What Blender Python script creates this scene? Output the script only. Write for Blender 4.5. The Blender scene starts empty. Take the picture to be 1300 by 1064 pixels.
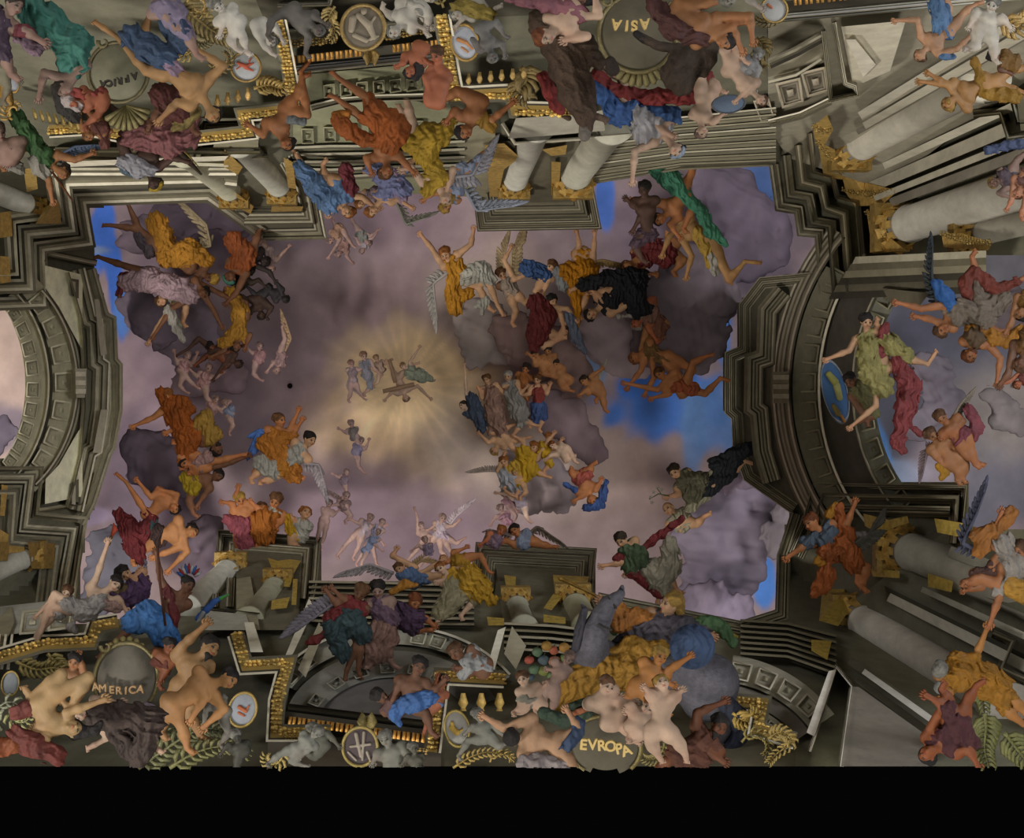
import bpy, math, random
import numpy as np
random.seed(7); np.random.seed(7)
SC = bpy.context.scene
COL = SC.collection
# ---------------------------------------------------------------- camera, light, exposure
F, VX, VY = 1000.0, 560.0, 470.0          # focal length in pixels, zenith point of the vault
cam = bpy.data.objects.new('camera', bpy.data.cameras.new('camera')); COL.objects.link(cam)
cam.data.sensor_width = 36; cam.data.lens = F/1300*36
cam.data.shift_x = (650-VX)/1300; cam.data.shift_y = -(532-VY)/1300
cam.rotation_euler = (0, math.pi, 0); cam.data.clip_end = 200
SC.camera = cam
SC.view_settings.view_transform = 'Standard'; SC.view_settings.look = 'None'
SC.view_settings.gamma = 1; SC.view_settings.use_curve_mapping = False
SC.view_settings.exposure = -0.7
w = bpy.data.worlds.new('world'); SC.world = w; w.use_nodes = True
w.node_tree.nodes['Background'].inputs[0].default_value = (.5, .5, .55, 1)
w.node_tree.nodes['Background'].inputs[1].default_value = 0.004
def area(name, loc, target, size, power, col):
    l = bpy.data.lights.new(name, 'AREA'); l.size = size; l.energy = power; l.color = col
    o = bpy.data.objects.new(name, l); COL.objects.link(o); o.location = loc
    from mathutils import Vector
    o.rotation_euler = (Vector(target)-Vector(loc)).to_track_quat('-Z', 'Y').to_euler()
# lamps added below the vault: one for floor bounce, four brightening the walls
area('floor_bounce', (0, 0, -30), (0, 0, 20), 26, 11500, (1, .95, .88))
area('side_fill_lower_left', (19, -13, -2), (-10, 8, 18), 4, 10500, (1, .95, .87))
area('side_fill_upper_left', (17, 13, -2), (-8, -6, 18), 7, 3600, (1, .97, .93))
area('side_fill_right', (-20, 5, -2), (11, 0, 18), 8, 6500, (.97, .98, 1))
area('side_fill_lower', (-4, -19, -2), (2, 8, 16), 7, 4200, (1, .96, .9))

def P(px, py, d): return (-(px-VX)/F*d, -(py-VY)/F*d, d)
# ---------------------------------------------------------------- the well of the vault: four upright walls
XR, XL, YT, YB = .375*26, .415*26, .172*26, .215*26
DMAX = 26.0
def D(px, py):
    dx, dy = px-VX, py-VY
    return F/max(dx/XR, -dx/XL, -dy/YT, dy/YB, F/DMAX)
def Dn(px, py):
    dx, dy = px-VX, py-VY
    return F/np.maximum.reduce([dx/XR, -dx/XL, -dy/YT, dy/YB, np.full_like(dx, F/DMAX)])
# ---------------------------------------------------------------- colour and materials
GAIN = 2.1
SAT = .9
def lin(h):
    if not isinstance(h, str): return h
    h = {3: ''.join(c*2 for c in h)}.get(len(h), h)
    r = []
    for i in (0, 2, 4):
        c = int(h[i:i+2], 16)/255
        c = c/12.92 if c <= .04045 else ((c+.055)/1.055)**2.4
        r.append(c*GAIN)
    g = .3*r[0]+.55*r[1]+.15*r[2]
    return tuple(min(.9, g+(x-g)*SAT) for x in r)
def mix(a, b, t): return tuple(x*(1-t)+y*t for x, y in zip(a, b))
def material(name, rough=.85, metal=0., bump=.25, scale=6., mott=.25, wave=0., spec=.25):
    m = bpy.data.materials.new(name); m.use_nodes = True
    nt = m.node_tree; N = nt.nodes; L = nt.links; b = N['Principled BSDF']
    b.inputs['Roughness'].default_value = rough; b.inputs['Metallic'].default_value = metal
    b.inputs['Specular IOR Level'].default_value = spec
    at = N.new('ShaderNodeAttribute'); at.attribute_name = 'Col'
    tc = N.new('ShaderNodeTexCoord')
    n1 = N.new('ShaderNodeTexNoise'); n1.inputs['Scale'].default_value = scale; n1.inputs['Detail'].default_value = 8
    n1.inputs['Roughness'].default_value = .65
    L.new(tc.outputs['Object'], n1.inputs['Vector'])
    mr = N.new('ShaderNodeMapRange'); mr.inputs[1].default_value = .25; mr.inputs[2].default_value = .75
    mr.inputs[3].default_value = 1-mott; mr.inputs[4].default_value = 1+mott
    L.new(n1.outputs['Fac'], mr.inputs[0])
    mx = N.new('ShaderNodeVectorMath'); mx.operation = 'SCALE'
    L.new(at.outputs['Color'], mx.inputs[0]); L.new(mr.outputs[0], mx.inputs['Scale'])
    L.new(mx.outputs[0], b.inputs['Base Color'])
    bp = N.new('ShaderNodeBump'); bp.inputs['Strength'].default_value = bump; bp.inputs['Distance'].default_value = .06
    src = n1.outputs['Fac']
    if wave:
        wv = N.new('ShaderNodeTexWave'); wv.inputs['Scale'].default_value = wave; wv.inputs['Distortion'].default_value = 9
        wv.inputs['Detail'].default_value = 3; wv.inputs['Detail Scale'].default_value = 1.2
        L.new(tc.outputs['Object'], wv.inputs['Vector'])
        ad = N.new('ShaderNodeMath'); ad.operation = 'ADD'; L.new(n1.outputs['Fac'], ad.inputs[0]); L.new(wv.outputs['Fac'], ad.inputs[1])
        src = ad.outputs[0]
    L.new(src, bp.inputs['Height']); L.new(bp.outputs[0], b.inputs['Normal'])
    return m
M = dict(stone=material('painted_stone', .9, 0, .3, 3, .22), gold=material('gilded_stucco', .5, .35, .5, 9, .45, spec=.5),
         skin=material('painted_skin', .65, 0, .2, 5, .18), cloth=material('painted_cloth', .75, 0, .6, 4, .26, 2.2),
         hair=material('painted_hair', .7, 0, .8, 14, .35), cloud=material('painted_cloud', 1, 0, .15, .9, .14, spec=0),
         sky=material('painted_sky', 1, 0, .1, 1.6, .12, spec=0), feather=material('painted_feather', .85, 0, .4, 7, .2))
# ---------------------------------------------------------------- linking helpers
def link(name, verts, faces, cols, mat, parent=None, smooth=False, origin=None):
    """verts (n,3) world; cols: one colour or per-vertex array"""
    v = np.asarray(verts, dtype=np.float64).reshape(-1, 3)
    if parent is not None: org = np.array(parent['_org'])
    elif origin is not None: org = np.asarray(origin, float)
    else: org = v.mean(axis=0)
    # the painted field ends in a straight edge: nothing is modelled past it
    low = (-v[:, 1]/np.maximum(v[:, 2], .1)*F+VY) > 973.5
    if low.any() and len(v) > 60:
        if isinstance(faces, np.ndarray): faces = faces[~low[faces].all(1)]
        else: faces = [f for f in faces if not all(low[i] for i in f)]
        if len(faces) == 0: faces = np.array([[0, 1, 2]])
        used = np.unique(np.concatenate([np.ravel(f) for f in faces]) if not isinstance(faces, np.ndarray) else faces)
        mp = np.full(len(v), -1); mp[used] = np.arange(len(used)); v = v[used]
        if np.ndim(cols) == 2: cols = np.asarray(cols)[used]
        faces = mp[faces] if isinstance(faces, np.ndarray) else [[int(mp[i]) for i in f] for f in faces]
    me = bpy.data.meshes.new(name)
    if isinstance(faces, np.ndarray):
        nf, k = faces.shape
        me.vertices.add(len(v)); me.vertices.foreach_set('co', (v-org).astype(np.float32).ravel())
        me.loops.add(nf*k); me.loops.foreach_set('vertex_index', faces.astype(np.int32).ravel())
        me.polygons.add(nf); me.polygons.foreach_set('loop_start', np.arange(0, nf*k, k, dtype=np.int32))
        me.update(calc_edges=True)
    else:
        me.from_pydata((v-org).tolist(), [], faces)
    at = me.color_attributes.new('Col', 'FLOAT_COLOR', 'POINT')
    c = np.ones((len(v), 4), np.float32)
    c[:, :3] = np.asarray(cols, np.float32)
    at.data.foreach_set('color', c.ravel())
    if smooth: me.polygons.foreach_set('use_smooth', np.ones(len(me.polygons), bool))
    me.materials.append(M[mat]); me.update()
    o = bpy.data.objects.new(name, me); COL.objects.link(o)
    if parent is not None: o.parent = parent; o['_org'] = [float(x) for x in org]
    else: o.location = org; o['_org'] = [float(x) for x in org]
    return o
def empty(name, org):
    o = bpy.data.objects.new(name, None); COL.objects.link(o); o.location = org; o['_org'] = [float(x) for x in org]
    o.empty_display_size = .1
    return o
def tag(o, label, cat, group=None):
    o['label'] = label; o['category'] = cat
    if group: o['group'] = group
    return o
# ---------------------------------------------------------------- implicit sculpting
def surfnet(f, org, h):
    s = f < 0
    nx, ny, nz = f.shape
    c = np.zeros((nx-1, ny-1, nz-1), np.int8)
    for i in (0, 1):
        for j in (0, 1):
            for k in (0, 1): c += s[i:nx-1+i, j:ny-1+j, k:nz-1+k]
    mask = (c > 0) & (c < 8)
    I, J, K = np.nonzero(mask)
    idx = np.full(mask.shape, -1, np.int32); idx[I, J, K] = np.arange(len(I))
    acc = np.zeros((len(I), 3)); cnt = np.zeros(len(I))
    cor = [(i, j, k) for i in (0, 1) for j in (0, 1) for k in (0, 1)]
    for a in cor:
        for ax in range(3):
            if a[ax]: continue
            b = list(a); b[ax] = 1
            fa = f[I+a[0], J+a[1], K+a[2]]; fb = f[I+b[0], J+b[1], K+b[2]]
            m = (fa < 0) != (fb < 0)
            t = np.where(m, fa/np.where(m, fa-fb, 1), 0)
            p = np.array(a, float)[None, :].repeat(len(I), 0); p[:, ax] += t
            acc[m] += p[m]; cnt[m] += 1
    v = (acc/np.maximum(cnt, 1)[:, None] + np.stack([I, J, K], 1))*h + org
    out = []
    for ax in range(3):
        o = [(1, 2), (2, 0), (0, 1)][ax]
        sl0 = [slice(None)]*3; sl1 = [slice(None)]*3
        sl0[ax] = slice(0, -1); sl1[ax] = slice(1, None)
        A, B = s[tuple(sl0)], s[tuple(sl1)]
        d = A != B
        e = np.nonzero(d)
        e = [x for x in e]
        ok = (e[o[0]] > 0) & (e[o[1]] > 0) & (e[o[0]] < f.shape[o[0]]-1) & (e[o[1]] < f.shape[o[1]]-1)
        e = [x[ok] for x in e]
        sg = A[tuple(e)]
        q = []
        for da, db in ((-1, -1), (0, -1), (0, 0), (-1, 0)):
            g = [x.copy() for x in e]; g[o[0]] += da; g[o[1]] += db
            q.append(idx[tuple(g)])
        q = np.stack(q, 1)
        q[~sg] = q[~sg][:, ::-1]
        out.append(q)
    fc = np.concatenate(out)
    fc = fc[(fc >= 0).all(1)]
    return v, fc[:, ::-1]
class Sculpt:
    """tapered capsules and ellipsoids blended in pixel space (x right, y down, z to the viewer)"""
    def __init__(s, h): s.h = h; s.pr = []
    def cap(s, a, b, ra, rb=None, k=None, fold=0, wl=0, ph=0, flat=1):
        rb = ra if rb is None else rb
        s.pr.append(('c', np.array(a, float), np.array(b, float), ra, rb, k if k is not None else .35*min(ra, rb), fold, wl, ph, flat)); return s
    def ell(s, c, ax, rad, k=0, sub=False):
        s.pr.append(('e', np.array(c, float), np.array(ax, float), np.array(rad, float), 0, k, sub, 0, 0, 1)); return s
    def mesh(s, noise=None):
        h = s.h; lo = []; hi = []
        for p in s.pr:
            if p[0] == 'c':
                r = max(p[3], p[4])+abs(p[6])
                lo.append(np.minimum(p[1], p[2])-r); hi.append(np.maximum(p[1], p[2])+r)
            elif not p[6]:
                r = p[3].max(); lo.append(p[1]-r); hi.append(p[1]+r)
        lo = np.min(lo, 0)-2.5*h; hi = np.max(hi, 0)+2.5*h
        n = np.ceil((hi-lo)/h).astype(int)+1
        X = [lo[i]+np.arange(n[i])*h for i in range(3)]
        f = np.full(n, 1e3, np.float32)
        for p in s.pr:
            if p[0] == 'c':
                r = max(p[3], p[4])+abs(p[6])+p[5]+2*h
                l = np.minimum(p[1], p[2])-r; u = np.maximum(p[1], p[2])+r
            else:
                r = p[3].max()+p[5]+2*h; l = p[1]-r; u = p[1]+r
            i0 = np.clip(((l-lo)/h).astype(int), 0, n); i1 = np.clip(np.ceil((u-lo)/h).astype(int)+1, 0, n)
            if (i1 <= i0).any(): continue
            x = X[0][i0[0]:i1[0], None, None]; y = X[1][None, i0[1]:i1[1], None]; z = X[2][None, None, i0[2]:i1[2]]
            if p[0] == 'c':
                _, a, b, ra, rb, k, fo, wl, ph, fl = p
                ba = b-a; L2 = max((ba*ba).sum(), 1e-6)
                t = np.clip(((x-a[0])*ba[0]+(y-a[1])*ba[1]+(z-a[2])*ba[2])/L2, 0, 1)
                dx = x-a[0]-t*ba[0]; dy = y-a[1]-t*ba[1]; dz = (z-a[2]-t*ba[2])*fl
                g = np.sqrt(dx*dx+dy*dy+dz*dz)-(ra+(rb-ra)*t)
                if fo:
                    L = math.sqrt(L2); nx_, ny_ = -ba[1]/L, ba[0]/L
                    q = dx*nx_+dy*ny_; al = t*L
                    w_ = q+.8*wl*np.sin(al/wl*1.1+ph)+.25*al*math.sin(ph*3.1)
                    A_ = w_*math.pi/wl+ph
                    g = g-fo*(.9-1.25*np.abs(np.sin(A_*.62))*(.75+.25*np.sin(al/wl*1.7+ph*2))-.5*np.abs(np.sin(A_*1.37+.05*al+1)))
            else:
                _, c, ax, rad, _, k, sub, _, _, _ = p
                dx, dy, dz = x-c[0], y-c[1], z-c[2]
                e = 0
                for i in range(3): e = e+((dx*ax[i][0]+dy*ax[i][1]+dz*ax[i][2])/rad[i])**2
                e = np.sqrt(e); g = (e-1)*rad.min()
            sl = (slice(i0[0], i1[0]), slice(i0[1], i1[1]), slice(i0[2], i1[2]))
            o = f[sl]
            if p[0] == 'e' and p[6]: f[sl] = np.maximum(o, -g); continue
            if k > 0:
                hh = np.clip(.5+.5*(o-g)/k, 0, 1)
                f[sl] = o*(1-hh)+g*hh-k*hh*(1-hh)
            else: f[sl] = np.minimum(o, g)
        if noise is not None:
            f += noise(X[0][:, None, None], X[1][None, :, None], X[2][None, None, :]).astype(np.float32)
        return surfnet(f, lo, h)
def toworld(v, d):
    """pixel-space solid -> world, standing at depth d; its relief has its real size there"""
    z = d-v[:, 2]*d/F
    return np.stack([-(v[:, 0]-VX)/F*z, -(v[:, 1]-VY)/F*z, z], 1)
def snoise(sc, amp, seed=0):
    rs = np.random.RandomState(seed)
    W = rs.randn(5, 3)/sc*2.2; ph = rs.rand(5)*6.28
    def fn(x, y, z):
        a = 0
        for i in range(5): a = a+np.sin(W[i, 0]*x+W[i, 1]*y+W[i, 2]*z+ph[i])
        return a*amp/2.5
    return fn
def tubes(specs, sides=6):
    """list of (points, radii) -> verts, quad faces (closed tubes), pixel space"""
    V = []; Fc = []
    for pts, rad in specs:
        pts = [np.array(p, float) for p in pts]; n = len(pts); base = len(V)
        for i, p in enumerate(pts):
            t = pts[min(i+1, n-1)]-pts[max(i-1, 0)]; t = t/(np.linalg.norm(t)+1e-9)
            u = np.cross(t, [0.1, .2, 1.]); u /= np.linalg.norm(u)+1e-9; w_ = np.cross(t, u)
            for k in range(sides):
                a = 2*math.pi*k/sides
                V.append(p+rad[i]*(u*math.cos(a)+w_*math.sin(a)))
        for i in range(n-1):
            for k in range(sides):
                a, b = base+i*sides+k, base+i*sides+(k+1) % sides
                Fc.append([a, a+sides, b+sides, b])
        for e, st in ((0, 1), (n-1, -1)):
            c = len(V); V.append(pts[e]+0.0)
            for k in range(sides):
                a, b = base+e*sides+k, base+e*sides+(k+1) % sides
                Fc.append([a, b, c, c] if st == 1 else [b, a, c, c])
    return np.array(V), np.array(Fc)
# ---------------------------------------------------------------- ceiling: the painted sky
NS = [snoise(150, 1, 11), snoise(50, 1, 12), snoise(17, 1, 13)]
def build_sky():
    global GAIN
    g_, GAIN = GAIN, 2.6
    st = 3.5
    xs = np.arange(-120, 1421, st); ys = np.arange(-120, 973.5, st)
    X, Y = np.meshgrid(xs, ys)
    n1, n2, n3 = (fn(X, Y, 0*X) for fn in NS)
    c = np.zeros(X.shape+(3,))+np.array(lin('685a63'))
    def blob(cx, cy, rx, ry, col, al=1., soft=.35, nz=.35, ang=0):
        nonlocal c
        a = math.radians(ang); dx, dy = X-cx, Y-cy
        u = (dx*math.cos(a)+dy*math.sin(a))/rx; v = (-dx*math.sin(a)+dy*math.cos(a))/ry
        r = np.sqrt(u*u+v*v)+nz*(.35*n2+.25*n3)
        t = np.clip((1+soft-r)/(2*soft), 0, 1); t = t*t*(3-2*t)*al
        c = c*(1-t[..., None])+np.array(lin(col))*t[..., None]
    for b in SKY: blob(*b)
    g = 1+.07*n1+.07*n2+.06*n3
    c *= g[..., None]
    lum = c@np.array([.3, .55, .15]); c = lum[..., None]+(c-lum[..., None])*.82; c = c*np.array([1.07, 1, .9])
    dx, dy = X-515, Y-485; a = np.arctan2(dy, dx); r = np.hypot(dx, dy)
    ray = (np.sin(a*23+1.3*np.sin(a*7))*.5+.5)**3*np.clip(1-r/190, 0, 1)*np.clip(r/50, 0, 1)
    c = c*(1+.22*ray[..., None])
    pl = np.stack([-(X-VX)/F*30, -(Y-VY)/F*30, np.full(X.shape, 30.)], -1).reshape(-1, 3)
    nx = len(xs); ny = len(ys)
    i = (np.arange(ny-1)[:, None]*nx+np.arange(nx-1)[None, :]).ravel()
    fc = np.stack([i, i+1, i+nx+1, i+nx], 1)
    o = link('ceiling', pl, fc, np.clip(c.reshape(-1, 3), 0, 1), 'sky'); o['kind'] = 'structure'; GAIN = g_
SKY = [ # cx, cy, rx, ry, colour, alpha, soft, noise, angle
 (470,400,240,170,'64545e',.8,.6), (330,500,130,120,'6d5d6c',.7,.6), (210,480,70,90,'68576a',.7,.5),
 (530,548,130,92,'9c8468',1,.4,.25), (525,480,100,66,'9c8766',1,.45), (610,560,70,60,'857a70',.9,.6,.3), (590,590,80,50,'7d706c',.8,.6,.3),
 (460,610,70,40,'5c4c5c',.8,.5), (600,380,60,50,'857a76',.7,.6), (640,370,50,60,'8a7a70',.5,.6),
 (500,660,190,60,'5e4f60',.9,.5), (850,600,160,90,'6c5b5c',.85,.5), (780,420,60,60,'8c7c7e',.95,.4),
 (700,590,90,70,'8b7e7e',.8,.5), (800,690,110,60,'62555c',.8,.5), (860,290,110,60,'55485a',.9,.5),
 (450,260,120,60,'594a58',.9,.5), (250,290,120,50,'4c4150',.95,.5), (210,370,60,90,'564a5a',.9,.4),
 (960,300,60,80,'4f465a',.9,.5), (180,600,70,90,'4f4457',.9,.4), (240,660,60,60,'57495a',.8,.5),
 (845,510,85,48,'1d52a0',1,.25,.6,-8), (905,530,45,50,'35609c',.9,.4,.5), (880,555,18,60,'3a6399',.8,.3,.5), (800,490,25,20,'1050ae',1,.3,.6),
 (129,300,17,52,'0f48a0',1,.15,.2,8), (147,360,11,70,'0f48a0',1,.15,.3,-6), (90,318,45,8,'4b5f86',1,.2,.2), (155,395,12,30,'2858a0',.9,.2,.4),
 (768,250,12,45,'2450a0',1,.2,.3), (962,240,26,34,'2c5494',.9,.3,.4), (918,425,12,40,'2a5cae',1,.25,.4,0), (755,470,16,30,'4a6c9a',.9,.3,.5),
 (970,740,16,34,'1c58ae',1,.2,.4), (762,740,30,40,'6c5f6a',.8,.3), (90,655,60,12,'655a78',.9,.2),
 (1200,470,150,260,'44475a',1,.2,.2), (1240,560,90,100,'565668',.8,.5), (1280,520,70,60,'77706f',.7,.5), (1120,575,13,60,'2d5f9c',1,.2,.4,-15), (1150,600,34,20,'4f678c',.9,.3,.4),
 (1185,590,40,40,'7a6f80',.6,.5), (1240,330,100,70,'4d4d58',.9,.4), (-20,480,75,140,'93807f',1,.2,.2), (10,540,26,30,'5d5670',.8,.3), (0,440,30,40,'a08c88',.6,.4)]
build_sky()
# ---------------------------------------------------------------- the opening of the painted architecture
OPEN = [(115,265),(262,258),(325,305),(415,303),(402,240),(600,252),(605,293),(762,290),(752,232),(862,215),(978,210),(985,268),(1008,272),(1012,300),(1032,302),(1036,345),(962,350),(935,385),(935,440),(918,447),(918,525),(925,532),(927,570),(940,605),(1000,650),(985,705),(984,775),(940,790),(762,755),(757,697),(605,690),(600,735),(410,735),(408,682),(275,672),(268,770),(100,790),(112,665),(120,650),(143,575),(147,570),(155,520),(155,460),(150,455),(147,400),(138,395),(125,340),(122,312)]
def inpoly(px, py, poly):
    r = np.zeros(px.shape, bool); n = len(poly)
    for i in range(n):
        x1, y1 = poly[i]; x2, y2 = poly[(i+1) % n]
        if y1 == y2: continue
        c = ((y1 > py) != (y2 > py)) & (px < (x2-x1)*(py-y1)/(y2-y1)+x1)
        r ^= c
    return r
def arc(cx, cy, rx, ry, a0, a1, n=24):
    return [(cx+rx*math.cos(math.radians(a0+(a1-a0)*i/n)), cy+ry*math.sin(math.radians(a0+(a1-a0)*i/n))) for i in range(n+1)]
LARCH = (-50, 488, 82, 130); RARCH = (1232, 492, 122, 172)
WALLS = {}
def build_walls():
    st = 6
    xs = np.arange(-150, 1451, st); ys = np.arange(-150, 973.5, st); ys[-1] = 973
    X, Y = np.meshgrid(xs, ys)
    cx = (X[:-1, :-1]+X[1:, 1:])/2; cy = (Y[:-1, :-1]+Y[1:, 1:])/2
    cin = inpoly(X, Y, OPEN); hole = cin[:-1, :-1] | cin[1:, :-1] | cin[:-1, 1:] | cin[1:, 1:]
    hole |= (((cx-LARCH[0])/(LARCH[2]+8))**2+((cy-LARCH[1])/(LARCH[3]+8))**2 < 1) & (cy > 392) & (cy < 580)
    hole |= (((cx-RARCH[0])/(RARCH[2]+8))**2+((cy-RARCH[1])/(RARCH[3]+8))**2 < 1) & (cy < 612) & (cy > 360)
    hole |= (cx > 1230) & (cy > 340) & (cy < 670)
    hole |= (cx > 1180) & (cy > 322) & (cy < 380)
    dx, dy = cx-VX, cy-VY
    side = np.argmax(np.stack([dx/XR, -dx/XL, -dy/YT, dy/YB]), 0)
    dd = Dn(X, Y)
    V = np.stack([-(X-VX)/F*dd, -(Y-VY)/F*dd, dd], -1).reshape(-1, 3)
    nx = len(xs)
    base = np.array(lin('4e4c3e')); n = NS[0](X, Y, 0*X)*.08+NS[1](X, Y, 0*X)*.07+1
    C = (base[None, None]*n[..., None]).reshape(-1, 3)
    for k, nm in enumerate(('wall_right', 'wall_left', 'wall_upper', 'wall_lower')):
        J, I = np.nonzero((side == k) & ~hole)
        i = J*nx+I
        fc = np.stack([i, i+1, i+nx+1, i+nx], 1)
        u, inv = np.unique(fc, return_inverse=True)
        o = link(nm, V[u], inv.reshape(fc.shape), C[u], 'stone'); o['kind'] = 'structure'
        WALLS[nm] = o
build_walls()
WR, WL, WU, WD = (WALLS[k] for k in ('wall_right', 'wall_left', 'wall_upper', 'wall_lower'))
# ---------------------------------------------------------------- stone work
S1, S2, S3, S4, S5 = 'a09a88', '827d6b', '67624f', '4c483a', '2f2c24'   # one stone from pale to dark, moulding light and shade painted in
G1, G2 = '8f7436', '6b5624'
def dens(path, step=30):
    out = []
    for a, b in zip(path[:-1], path[1:]):
        n = max(1, int(math.dist(a, b)/step))
        for i in range(n): out.append((a[0]+(b[0]-a[0])*i/n, a[1]+(b[1]-a[1])*i/n))
    out.append(path[-1]); return out
def moulding(parent, path, prof, name='cornice', mat='stone', flip=1, step=30, base=0.):
    """profile (offset px, projection m, colour of the strip that ends here) swept along a path on the wall"""
    pts = [np.array(p, float) for p in dens(path, step)]
    n = len(pts); nr = []
    for i in range(n):
        def nn(a, b):
            t = b-a; t = t/(np.linalg.norm(t)+1e-9); return np.array([-t[1], t[0]])
        n0 = nn(pts[max(i-1, 0)], pts[max(i, 1)]) if i > 0 else nn(pts[0], pts[1])
        n1 = nn(pts[i], pts[i+1]) if i < n-1 else n0
        m = n0+n1; L = np.linalg.norm(m); m = m/L if L > .1 else n0
        nr.append(m/max(.45, float(m@n0))*flip)
    V = []; C = []; Fc = []
    # strips do not share vertices, so each keeps its own colour and edge
    for j in range(len(prof)-1):
        (o0, p0, _), (o1, p1, col) = prof[j][:3], prof[j+1][:3]
        c = lin(col); b = len(V)
        for i in range(n):
            for o, p in ((o0, p0), (o1, p1)):
                q = pts[i]+nr[i]*o
                V.append(P(q[0], q[1], max(4., D(*q)-p-base))); C.append(c)
        for i in range(n-1):
            a = b+2*i; Fc.append([a, a+1, a+3, a+2])
    return link(name, V, np.array(Fc), np.array(C), mat, parent)
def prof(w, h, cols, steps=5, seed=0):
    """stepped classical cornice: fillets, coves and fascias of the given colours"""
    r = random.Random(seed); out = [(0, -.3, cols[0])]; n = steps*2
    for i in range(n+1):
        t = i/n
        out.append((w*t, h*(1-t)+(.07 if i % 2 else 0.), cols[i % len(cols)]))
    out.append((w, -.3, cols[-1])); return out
def slab(parent, poly, h, col, name='panel', mat='stone', t=.25, base=0., **kw):
    n = len(poly); V = []; C = []
    for p in poly: V.append(P(p[0], p[1], max(4, D(*p)-h-base)))
    for p in poly: V.append(P(p[0], p[1], max(4, D(*p)-h-base)+t))
    fc = [list(range(n)), list(range(2*n-1, n-1, -1))]+[[i, i+n, (i+1) % n+n, (i+1) % n] for i in range(n)]
    o = link(name, V, fc, lin(col), mat, parent)
    return o
def quad_in(q, t):
    c = np.mean(q, 0); return [tuple(c+(np.array(p)-c)*t) for p in q]
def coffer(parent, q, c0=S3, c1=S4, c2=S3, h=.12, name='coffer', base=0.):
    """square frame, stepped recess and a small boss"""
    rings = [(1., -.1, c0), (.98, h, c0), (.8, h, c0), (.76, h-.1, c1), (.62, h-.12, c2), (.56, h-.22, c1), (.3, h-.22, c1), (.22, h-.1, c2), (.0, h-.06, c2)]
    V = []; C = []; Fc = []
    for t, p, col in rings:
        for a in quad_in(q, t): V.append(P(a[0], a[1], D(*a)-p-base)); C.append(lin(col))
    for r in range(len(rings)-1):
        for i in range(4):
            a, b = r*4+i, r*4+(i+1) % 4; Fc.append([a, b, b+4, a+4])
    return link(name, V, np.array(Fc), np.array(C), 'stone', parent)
def column(label, p0, r0, s, col=S2, group=None, gold=True, d0=None, cap=True):
    """an upright shaft: far end at pixel p0, running away from the zenith point by the factor s"""
    R = r0*D(*p0)/F*.93; d0 = d0 or D(*p0)-R*1.1
    R = r0*d0/F
    x, y, _ = P(p0[0], p0[1], d0)
    d1 = d0/s; N = 28
    t = empty('column', (x, y, d1))
    zs = [(d1, 1.22), (d1+.12, 1.22), (d1+.13, 1.12), (d1+.3, 1.12), (d1+.32, 1.), (d1+(d0-d1)*.5, .99), (d0-.45, .97), (d0-.44, 1.05), (d0-.36, 1.05), (d0-.35, .97), (d0, .97)]
    V = []; Fc = []
    for z, k in zs:
        for i in range(N):
            a = 2*math.pi*i/N; V.append((x+R*k*math.cos(a), y+R*k*math.sin(a), z))
    for j in range(len(zs)-1):
        for i in range(N):
            a, b = j*N+i, j*N+(i+1) % N; Fc.append([a, a+N, b+N, b])
    c0 = len(V); V.append((x, y, d1))
    for i in range(N): Fc.append([i, (i+1) % N, c0, c0])
    link('shaft', V, [list(dict.fromkeys(q)) for q in Fc], lin(col), 'stone', t, smooth=True)
    if cap:
        # gilded capital: ring of leaves under a square abacus
        V = []; Fc = []
        for k, (ri, ro, z0, z1) in enumerate(((1.0, 1.25, d0-.34, d0-.02), (1.05, 1.45, d0-.18, d0+.1))):
            for i in range(10):
                a = 2*math.pi*(i+.5*k)/10
                b = len(V)
                for rr, zz, aa in ((ri, z0, -.2), (ri, z0, .2), (ro*.95, z1-.05, .22), (ro*.95, z1-.05, -.22), (ro*1.12, z1-.16, .0), (ri*.8, z1, 0)):
                    V.append((x+R*rr*math.cos(a+aa), y+R*rr*math.sin(a+aa), zz))
                Fc += [[b, b+1, b+2, b+3], [b+3, b+2, b+4, b+4], [b, b+3, b+5, b+5], [b+1, b+5, b+2, b+2]]
        link('capital', V, [list(dict.fromkeys(q)) for q in Fc], lin(G1), 'gold', t)
        V = []
        for z in (d0+.02, d0+.2):
            for sx, sy in ((-1, -1), (1, -1), (1, 1), (-1, 1)): V.append((x+sx*R*1.35, y+sy*R*1.35, z))
        link('abacus', V, [[3, 2, 1, 0], [4, 5, 6, 7]]+[[i, (i+1) % 4, (i+1) % 4+4, i+4] for i in range(4)], lin(G2 if gold else S3), 'gold' if gold else 'stone', t)
    tag(t, label, 'column', group)
    return t
def radial(parent, p, width, s, h, col, name='pilaster', base=0.):
    """upright strip on the wall, running from pixel p away from the zenith point"""
    a = np.array(p, float); z = np.array([VX, VY]); r = a-z; n = np.array([-r[1], r[0]])/np.linalg.norm(r)
    q = [a-n*width/2, a+n*width/2, z+(a+n*width/2-z)*s, z+(a-n*width/2-z)*s]
    return slab(parent, [tuple(v) for v in q], h, col, name, base=base)
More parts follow.
